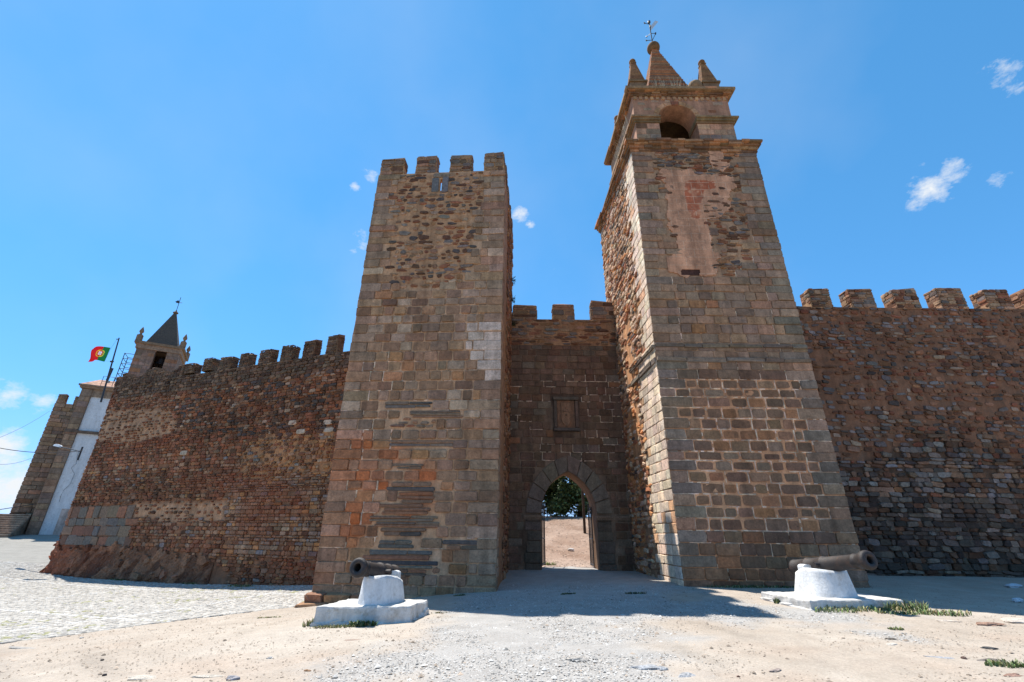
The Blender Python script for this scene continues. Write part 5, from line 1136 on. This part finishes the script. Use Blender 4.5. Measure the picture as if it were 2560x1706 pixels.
def tree(x, y, z, h, r, seed, label, n=24000, cz=.33):
    rg = np.random.RandomState(seed); rr = random.Random(seed); t = thing('evergreen_oak', (x, y, z), label, 'tree', 'evergreen oaks beyond the gate')
    mb = MB(); fork = z + h * .26; mb.tube([(x, y, z - .2), (x + .05, y, z + h * .12), (x - .05, y, fork)], [.32, .24, .2], 9, (.06, .045, .035)); ends = []
    for k in range(7):
        a = k * .9 + rr.uniform(-.3, .3); e = (x + math.cos(a) * r * .6, y + math.sin(a) * r * .6, z + h * rr.uniform(.5, .8)); m_ = (x + math.cos(a) * r * .3, y + math.sin(a) * r * .3, z + h * .42); mb.tube([(x - .05, y, fork - .1), m_, e], [.14, .09, .03], 7, (.06, .045, .035)); ends.append(e)
    mb.build('trunk', 'wood', t)
    # clumps of leaves through the crown's volume
    nc = 70; th = rg.uniform(0, 6.28, nc); ph = np.arccos(rg.uniform(-.75, 1, nc)); rad = rg.uniform(.55, 1.0, nc) ** .5
    cc = np.stack([x + r * rad * np.sin(ph) * np.cos(th), y + r * rad * np.sin(ph) * np.sin(th), z + h * cz + h * .42 * rad * np.cos(ph)], 1)
    ci = rg.randint(0, nc, n); p = cc[ci] + rg.normal(0, 1, (n, 3)) * np.array([.36, .36, .28]) * r * .3
    s = rg.uniform(.07, .14, n); a = rg.normal(0, 1, (n, 3)); a /= np.linalg.norm(a, axis=1)[:, None]; b = np.cross(a, rg.normal(0, 1, (n, 3))); b /= np.linalg.norm(b, axis=1)[:, None]
    V = np.stack([p - a * s[:, None] * 1.4, p + b * s[:, None] * .7, p + a * s[:, None] * 1.4, p - b * s[:, None] * .7], 1).reshape(-1, 3)
    col = np.array((.06, .10, .035)) * rg.uniform(.5, 1.6, (n, 1)) * np.array([1, 1, 1]) + (rg.uniform(0, 1, (n, 1)) < .2) * np.array((.03, .035, .0))
    obj('crown', V, np.arange(4 * n).reshape(-1, 4), 'leaf', t, cols=np.repeat(col, 4, 0))
q = at_y(1325, 1302, 43.0); tree(q[0] + .1, 43, bank_z(q[0], 43), 8.5, 3.5, 3, 'dark evergreen oak at the left, seen through the gate arch')
q = at_y(1466, 1302, 45.0); tree(q[0] - .5, 45, bank_z(q[0], 45), 9.0, 3.7, 7, 'evergreen oak with bare trunk at the right, seen through the gate arch')
q = at_y(1560, 1302, 50.0); tree(q[0] + 3.5, 46, bank_z(q[0], 46), 8.0, 2.6, 17, 'evergreen oak mostly hidden by the right gate jamb', 4000)

# ================================================================== CANNONS
def blob_stone(name, c, s, rot, col, seed, mat='rock', parent=None, n1=7, n2=9):
    rr = random.Random(seed); V = []; F = []
    for i in range(n1 + 1):
        ph = math.pi * i / n1
        for j in range(n2):
            th = 2 * math.pi * j / n2; q = Vector((math.sin(ph) * math.cos(th), math.sin(ph) * math.sin(th), math.cos(ph))); k = 1 + .5 * mnoise.noise(q * 1.6 + Vector((seed * 3.1, 0, 0))) + rr.uniform(-.05, .05)
            x, y, z = q.x * s[0] * k, q.y * s[1] * k, q.z * s[2] * k; V.append((c[0] + x * math.cos(rot) - y * math.sin(rot), c[1] + x * math.sin(rot) + y * math.cos(rot), c[2] + z))
    for i in range(n1):
        for j in range(n2): F.append((i * n2 + j, i * n2 + (j + 1) % n2, (i + 1) * n2 + (j + 1) % n2, (i + 1) * n2 + j)[::-1])
    return obj(name, V, F, mat, parent, cols=col, loc=c)
def slab(quad, zb_, zt_, parent, seed, lip=.0):
    """whitewashed masonry slab with worn, chipped edges; quad counter-clockwise, zb_ per corner"""
    nx_, ny_, nz_ = 30, 20, 12; V = []; F = []; idx = {}; q = [np.array(p) for p in quad]
    def P(a, b, c):
        p = (q[0] * (1 - a) + q[1] * a) * (1 - b) + (q[3] * (1 - a) + q[2] * a) * b; zb2 = (zb_[0] * (1 - a) + zb_[1] * a) * (1 - b) + (zb_[3] * (1 - a) + zb_[2] * a) * b
        z = zb2 * (1 - c) + zt_ * c; w = Vector((p[0] * 2.3, p[1] * 2.3, z * 3 + seed)); n1_ = mnoise.noise(w); n2_ = mnoise.noise(w * 3.1); edge = min(a, 1 - a, b, 1 - b)
        z2 = z + .012 * n2_ - (.03 * max(0, n1_ + .3) if (c > .9 and edge < .06) else 0)
        ctr = np.mean(q, 0); d = (p - ctr); d = d / (np.linalg.norm(d) + 1e-6); s = 0
        if edge < 1e-6: s = .02 * n2_ + .025 * n1_ + (.05 + .03 * n2_) * (c < .3 + .35 * n1_) - (.015 if c > .95 else 0)
        return (p[0] + d[0] * s, p[1] + d[1] * s, z2)
    def vid(i, j, k):
        if (i, j, k) not in idx: idx[(i, j, k)] = len(V); V.append(P(i / nx_, j / ny_, k / nz_))
        return idx[(i, j, k)]
    for i in range(nx_):
        for j in range(ny_): F.append((vid(i, j, nz_), vid(i + 1, j, nz_), vid(i + 1, j + 1, nz_), vid(i, j + 1, nz_)))
    for k in range(nz_):
        for i in range(nx_): F.append((vid(i, 0, k), vid(i + 1, 0, k), vid(i + 1, 0, k + 1), vid(i, 0, k + 1))); F.append((vid(i + 1, ny_, k), vid(i, ny_, k), vid(i, ny_, k + 1), vid(i + 1, ny_, k + 1)))
        for j in range(ny_): F.append((vid(0, j + 1, k), vid(0, j, k), vid(0, j, k + 1), vid(0, j + 1, k + 1))); F.append((vid(nx_, j, k), vid(nx_, j + 1, k), vid(nx_, j + 1, k + 1), vid(nx_, j, k + 1)))
    return obj('slab', V, F, 'slab', parent)
def cradle(c, ax, L_, W_, z0, zmid, zfront, zback, parent, seed):
    """tapered loaf with rounded ends; barrel lies along ax (muzzle direction)"""
    ax = np.array(ax) / np.linalg.norm(ax); si = np.array([-ax[1], ax[0]]); n_ = 40; V = []; F = []; rows = 7
    def outl(t):
        cs_, sn_ = math.cos(t), math.sin(t); return (math.copysign(abs(cs_) ** .6, cs_) * L_ / 2, math.copysign(abs(sn_) ** .75, sn_) * W_ / 2)
    for r in range(rows + 1):
        f = r / rows; k = 1 - .17 * f
        for i in range(n_):
            x, y = outl(2 * math.pi * i / n_); x *= k; y *= k; s = x / (L_ / 2)
            top = zmid + (zfront - zmid) * max(0, s) ** 1 + (zback - zmid) * max(0, -s)
            dip = .05 * max(0, 1 - abs(y) / (W_ * .38)) if s > .2 else 0
            z = z0 + (top - dip - z0) * f; p = np.array(c) + ax * x + si * y; nn = mnoise.noise(Vector((p[0] * 4, p[1] * 4, z * 4 + seed))) * .012; V.append((p[0] + nn, p[1] + nn, z))
    for r in range(rows):
        for i in range(n_): F.append((r * n_ + i, r * n_ + (i + 1) % n_, (r + 1) * n_ + (i + 1) % n_, (r + 1) * n_ + i))
    b = rows * n_; cen = len(V); V.append((c[0], c[1], zmid - .12)); F += [(b + i, b + (i + 1) % n_, cen) for i in range(n_)]
    obj('cradle', V, F, 'white', parent, smooth=True)
def cannon(name, mz, br, rad, label, knob=True):
    mz = np.array(mz); br = np.array(br); L_ = np.linalg.norm(mz - br); ax = (mz - br) / L_; g = thing(name, tuple(br), label, 'cannon', 'old cannons flanking the gateway')
    rb = rad * 1.0; rm = rad * .74; pr_ = [(0, rb * .3), (.0, rb * .98), (.03, rb * 1.1), (.09, rb * 1.1), (.11, rb), (L_ * .2, rb * .97), (L_ * .21, rb * 1.05), (L_ * .235, rb * 1.05), (L_ * .245, rb * .95), (L_ * .42, rb * .9), (L_ * .43, rb * .99), (L_ * .455, rb * .99), (L_ * .465, rb * .88), (L_ * .82, rm), (L_ * .83, rm * 1.1), (L_ * .85, rm * 1.1), (L_ * .86, rm * .98), (L_ * .89, rm), (L_ * .92, rm * 1.14), (L_ * .945, rm * 1.32), (L_ * .975, rm * 1.36), (L_ * .99, rm * 1.28), (L_, rm * 1.08), (L_, rm * .58), (L_ * .97, rm * .52), (L_ * .6, rm * .5), (L_ * .59, .001)]
    mb = MB(); mb.lathe(br, ax, pr_, 36); b = mb.build('barrel', 'iron', g, smooth=True)
    md = b.data; 
    mb = MB(); mb.lathe(br, -ax, [(-.02, rb * .9), (.03, rb * .8), (.08, rb * .5), (.1, rb * .22), (.13, rb * .22), (.17, rb * .36), (.22, rb * .36), (.27, rb * .2), (.28, .001)], 20); mb.build('cascabel', 'iron', g, smooth=True)
    si = np.array([-ax[1], ax[0], 0]); si /= np.linalg.norm(si); mb = MB(); t = br + ax * L_ * .44; mb.tube([t - si * (rb + .1), t + si * (rb + .1)], rb * .3, 12); mb.build('trunnion', 'iron', g)
    return ax
# left cannon
ml = at_y(893, 1419, 10.75); bl = at_y(984, 1437, 12.65)
axl = cannon('cannon', ml, bl, .195, 'rusty iron cannon pointing left of the camera, on the left white plinth'); 
pl_ = thing('cannon_plinth', (-2.9, 11.5, -.12), 'chipped white plinth with cradle under the left cannon, before the battlemented tower', 'plinth', 'whitewashed cannon plinths')
ZL_ = .19; slab([(-3.97, 10.78), (-2.05, 11.0), (-1.88, 12.06), (-3.75, 12.12)], [gz(-3.97, 10.78) - .06, gz(-2.05, 11) - .06, gz(-1.88, 12.06) - .06, gz(-3.75, 12.12) - .06], ZL_, pl_, 1.0)
cmid = (ml * .36 + bl * .64)[:2]; cradle((-2.84, 11.62), (-.28, -.96), 1.22, .78, ZL_ - .01, .70, .79, .5, pl_, 2.0)
def stub(c, w, d, z0, z1, ax, parent):
    ax = np.array(ax) / np.linalg.norm(ax); si = np.array([-ax[1], ax[0]]); V = []; F = []; n_ = 12; prof = [(-w / 2, z0)] + [(-w / 2 * math.cos(a) * (1 if True else 1), z1 - w * .25 + w * .25 * math.sin(a)) for a in np.linspace(0, math.pi, n_)] + [(w / 2, z0)]; k = len(prof)
    for dd in (-d / 2, d / 2):
        for (x, z) in prof: p = np.array(c) + si * x + ax * dd; V.append((p[0], p[1], z))
    F = [tuple(range(k))[::-1], tuple(range(k, 2 * k))] + [(i, (i + 1) % k, (i + 1) % k + k, i + k) for i in range(k)]
    obj('breech_support', V, F, 'white', parent)
stub((-2.68, 12.0), .22, .13, .15, .79, (-.28, -.96), pl_)
# right cannon
mr_ = at_y(2176, 1400, 11.3); br_ = at_y(1990, 1421, 13.75)
cannon('cannon', mr_, br_, .205, 'rusty iron cannon pointing out to the right, on the right white plinth')
pr2 = thing('cannon_plinth', (7.9, 12.5, .1), 'white plinth with cradle under the right cannon, weeds along its front', 'plinth', 'whitewashed cannon plinths')
ZR_ = .3; slab([(6.78, 11.72), (9.15, 12.05), (9.0, 13.75), (6.52, 13.35)], [gz(6.78, 11.72) - .06, gz(9.15, 12.05) - .06, gz(9, 13.75) - .06, gz(6.52, 13.35) - .06], ZR_, pr2, 5.0)
cradle((7.86, 12.85), (.17, -.98), 1.35, 1.08, ZR_ - .01, .91, .9, .66, pr2, 6.0)
stub((7.58, 13.0), .24, .2, .25, .97, (.17, -.98), pr2)

# ================================================================== ROCKS, WEEDS
def rock(px, py, s, label, col=(.36, .33, .30), seed=1, rot=0):
    p = gpt(px, py); s = (s[0], s[1], s[2] * .7); o = blob_stone('flat_rock', (p[0], p[1], p[2] + s[2] * .1), s, rot, col, seed); tag(o, label, 'rock', 'rocks lying in the dirt'); return o
Kx = 1280; sc = .544
for i, (x, y, s, lab, c_) in enumerate([
    (300, 548, (.17, .1, .05), 'rounded pale flat rock at the bottom centre of the gravel', (.44, .40, .35)),
    (625, 592, (.22, .1, .05), 'long grey flat rock with broken end at bottom centre right', (.42, .42, .42)), (690, 598, (.08, .06, .05), 'small grey rock touching the right end of the long flat rock', (.40, .40, .40)),
    (800, 630, (.13, .07, .05), 'jagged pale grey rock at the bottom edge, right of centre', (.44, .43, .42)), (1215, 603, (.11, .05, .03), 'flat brownish rock in the bare dirt below the right plinth', (.36, .29, .25)),
    (1965, 545, (.2, .06, .03), 'thin grey slate flake in the dirt at lower right', (.40, .40, .41)), (2195, 390, (.22, .1, .06), 'red brown rock right of the right plinth weeds', (.34, .21, .15)), (2200, 555, (.2, .05, .025), 'dark flake beside the grass at lower right corner', (.2, .17, .15)),
    (2080, 550, (.05, .04, .04), 'small dark brown stone near the lower right slate flake', (.17, .11, .09)), (1750, 480, (.16, .06, .02), 'pale slab almost buried in the dirt below the right cannon', (.62, .56, .48)), (2195, 497, (.11, .05, .02), 'small black slate flake on the pale dirt at right', (.08, .08, .08)),
    (1740, 455, (.09, .05, .02), 'little dark flake on the dirt just below the right plinth', (.14, .12, .1)), (2300, 625, (.12, .05, .03), 'reddish flake at the bottom right corner', (.33, .2, .15)), (1040, 630, (.025, .02, .02), 'tiny dark reddish pebble at the bottom centre right', (.16, .09, .07)), (2310, 370, (.4, .2, .05), 'pale limestone outcrop at the right edge of the picture', (.58, .51, .43)), (2000, 375, (.25, .12, .03), 'pale flat outcrop beyond the right plinth weeds', (.56, .48, .40))]):
    rock(Kx + x * sc, 1350 + y * sc, s, lab, c_, i + 3, .2 * (i % 5) - .3)
for i, (x, y, s, lab, c_) in enumerate([(1070, 640, (.11, .05, .045), 'angular grey rock at the bottom edge, left of centre', (.38, .36, .36)), (1410, 605, (.05, .03, .03), 'small orange stone on the gravel left of centre', (.38, .22, .12)), (480, 622, (.03, .025, .025), 'black pebble in the lower left dirt', (.06, .05, .05)), (1240, 545, (.05, .035, .025), 'pale grey pebble in the dirt below the left plinth', (.48, .46, .43)),
    (130, 500, (.5, .05, .02), 'long thin slate ridge showing in the lower left dirt', (.42, .39, .35)), (660, 635, (.22, .1, .025), 'pale buried slab at the bottom edge, left of centre', (.56, .50, .42)), (960, 628, (.25, .05, .02), 'pale flat ledge at the bottom edge below the left plinth', (.55, .49, .41)), (1630, 462, (.16, .05, .02), 'brownish flake lying below the left cannon shadow', (.38, .28, .22)), (470, 552, (.025, .02, .02), 'tiny dark stone alone in the left dirt', (.1, .08, .07)), (375, 450, (.04, .03, .02), 'small white stone by the cobble edge', (.55, .52, .48))]):
    rock(x * sc, 1350 + y * sc, s, lab, c_, i + 40, .15 * (i % 4) - .2)
for i, (px, py, w, lab) in enumerate([(2545, 1505, .16, 'crumpled white litter in the shadow at far right'), (2535, 1468, .3, 'pale rubble scraps at the foot of the right wall')]):
    p = gpt(px, py); tag(blob_stone('litter', (p[0], p[1], p[2] + .03), (w, w * .5, .06), .3, (.62, .63, .66), 70 + i), lab, 'litter')
p = (at_y(1427, 1366, 28)); tag(blob_stone('white_stone', (p[0], 28, bank_z(p[0], 28) + .03), (.2, .12, .09), .4, (.7, .68, .64), 80), 'white stone on the bank seen through the gate', 'rock')
def weeds(c, rx, ry, n, h, label, seed, col=(.13, .17, .06), rot=0.0, zf=gz, group='weeds growing by the gateway', width=.012):
    rr = random.Random(seed); mb = MB(); cr, sr = math.cos(rot), math.sin(rot)
    for k in range(n):
        a = rr.uniform(0, 6.28); d = rr.random() ** .6; x0 = rx * d * math.cos(a); y0 = ry * d * math.sin(a); x = c[0] + x0 * cr - y0 * sr; y = c[1] + x0 * sr + y0 * cr; z = zf(x, y); hh = h * rr.uniform(.35, 1.0); la = rr.uniform(0, 6.28); ln = hh * rr.uniform(.2, .8); w = width * rr.uniform(.6, 1.5)
        t = np.array([math.cos(la + 1.57), math.sin(la + 1.57), 0]) * w; b = np.array([x, y, z - .01]); m_ = b + np.array([math.cos(la) * ln * .4, math.sin(la) * ln * .4, hh * .65]); e = b + np.array([math.cos(la) * ln, math.sin(la) * ln, hh]); cc = jit(col if rr.random() < .68 else (.27, .235, .11), rr, .5, .15)
        mb.add([b - t * .6, b + t * .6, m_ + t, m_ - t, e], [(0, 1, 2, 3), (3, 2, 4)], cc)
    return tag(mb.build('weed_clump', 'leaf'), label, 'weeds', group)
weeds((7.9, 11.72), 1.2, .24, 420, .13, 'green weeds growing all along the front of the right plinth', 1, rot=.14)
weeds((9.05, 11.9), .45, .35, 190, .24, 'taller weeds at the right corner of the right plinth', 2)
weeds((8.6, 11.35), .6, .16, 260, .09, 'low weeds spreading ahead of the right plinth', 3)
p = gpt(2360, 1537); weeds(p, .55, .3, 220, .12, 'loose patch of weeds right of the right plinth', 4)
p = gpt(2240, 1575); weeds(p, .14, .06, 70, .07, 'tiny tuft alone in the dirt below the right plinth', 5)
p = gpt(2530, 1668); weeds(p, .35, .1, 160, .1, 'grass tuft at the lower right corner', 6)
p = gpt(1945, 1508); weeds(p, .1, .06, 90, .14, 'small weed at the left edge of the right plinth', 7, (.07, .11, .04))
weeds((-2.95, 10.68), .3, .12, 130, .12, 'dark leafy weed before the left plinth', 8, (.06, .1, .03), width=.02)
weeds((-3.45, 10.62), .55, .14, 260, .05, 'low yellowish grass along the front of the left plinth', 9, (.22, .22, .08))
weeds((-4.08, 10.95), .12, .3, 80, .14, 'grass at the left side of the left plinth', 10, (.15, .17, .06))
p = gpt(672, 1545); weeds(p, .3, .06, 120, .05, 'thin grass patch by the cobble edge left of the plinth', 11, (.2, .2, .07))
p = gpt(1420, 1505 - 18); weeds(p, .22, .08, 130, .07, 'dark tuft in the gateway shadow', 12, (.05, .07, .03))
p = gpt(1590, 1485); weeds(p, .3, .08, 150, .07, 'dark tuft near the left foot of the belfry tower', 13, (.05, .075, .03))
weeds((7.3, 15.45), 1.4, .12, 420, .09, 'strip of dark grass along the foot of the belfry tower', 14, (.06, .09, .03))
p = gpt(1150, 1490); weeds(p, .18, .06, 90, .06, 'tuft in the shade at the right foot of the battlemented tower', 15, (.06, .09, .03))
p = gpt(1098, 1534); weeds(p, .18, .05, 70, .05, 'tiny grass tuft on the gravel right of the left plinth', 16, (.2, .2, .09))
p = at_y(1372, 1402, 23.2); weeds((p[0], 23.2), .35, .2, 160, .16, 'sunlit green tuft on the bank just inside the gate', 17, (.18, .22, .06), zf=bank_z)
for i, (px, py, lab) in enumerate([(478, 1462, 'grass at the middle foot of the left wall'), (600, 1468, 'grass at the foot of the left wall near the battlemented tower'), (295, 1452, 'grass at the foot of the red rock outcrop')]):
    p = gpt(px, py); weeds(p, .7, .12, 260, .12, lab, 20 + i, (.1, .13, .04), rot=-.37)
for i, (v, d) in enumerate([(13.4, 4.4), (12.2, 4.2), (11.2, 4.9)]):
    b = fr.P(d, v, .02); mb = MB(); rr = random.Random(i + 90)
    for k in range(70):
        e = b + np.array([rr.uniform(.04, .24), rr.uniform(-.2, .2), rr.uniform(-.18, .18)]); t_ = np.array([0, .02, .02]); mb.add([b + np.array([0, rr.uniform(-.1, .1), rr.uniform(-.1, .1)]), e - t_, e + t_], [(0, 1, 2)], jit((.06, .075, .03), rr, .4))
    tag(mb.build('wall_plant', 'leaf'), ['uppermost dark plant rooted in the right flank of the battlemented tower', 'middle dark plant rooted in the right flank of the battlemented tower', 'lowest dark plant rooted in the right flank of the battlemented tower'][i], 'plant', 'plants on the tower flank')
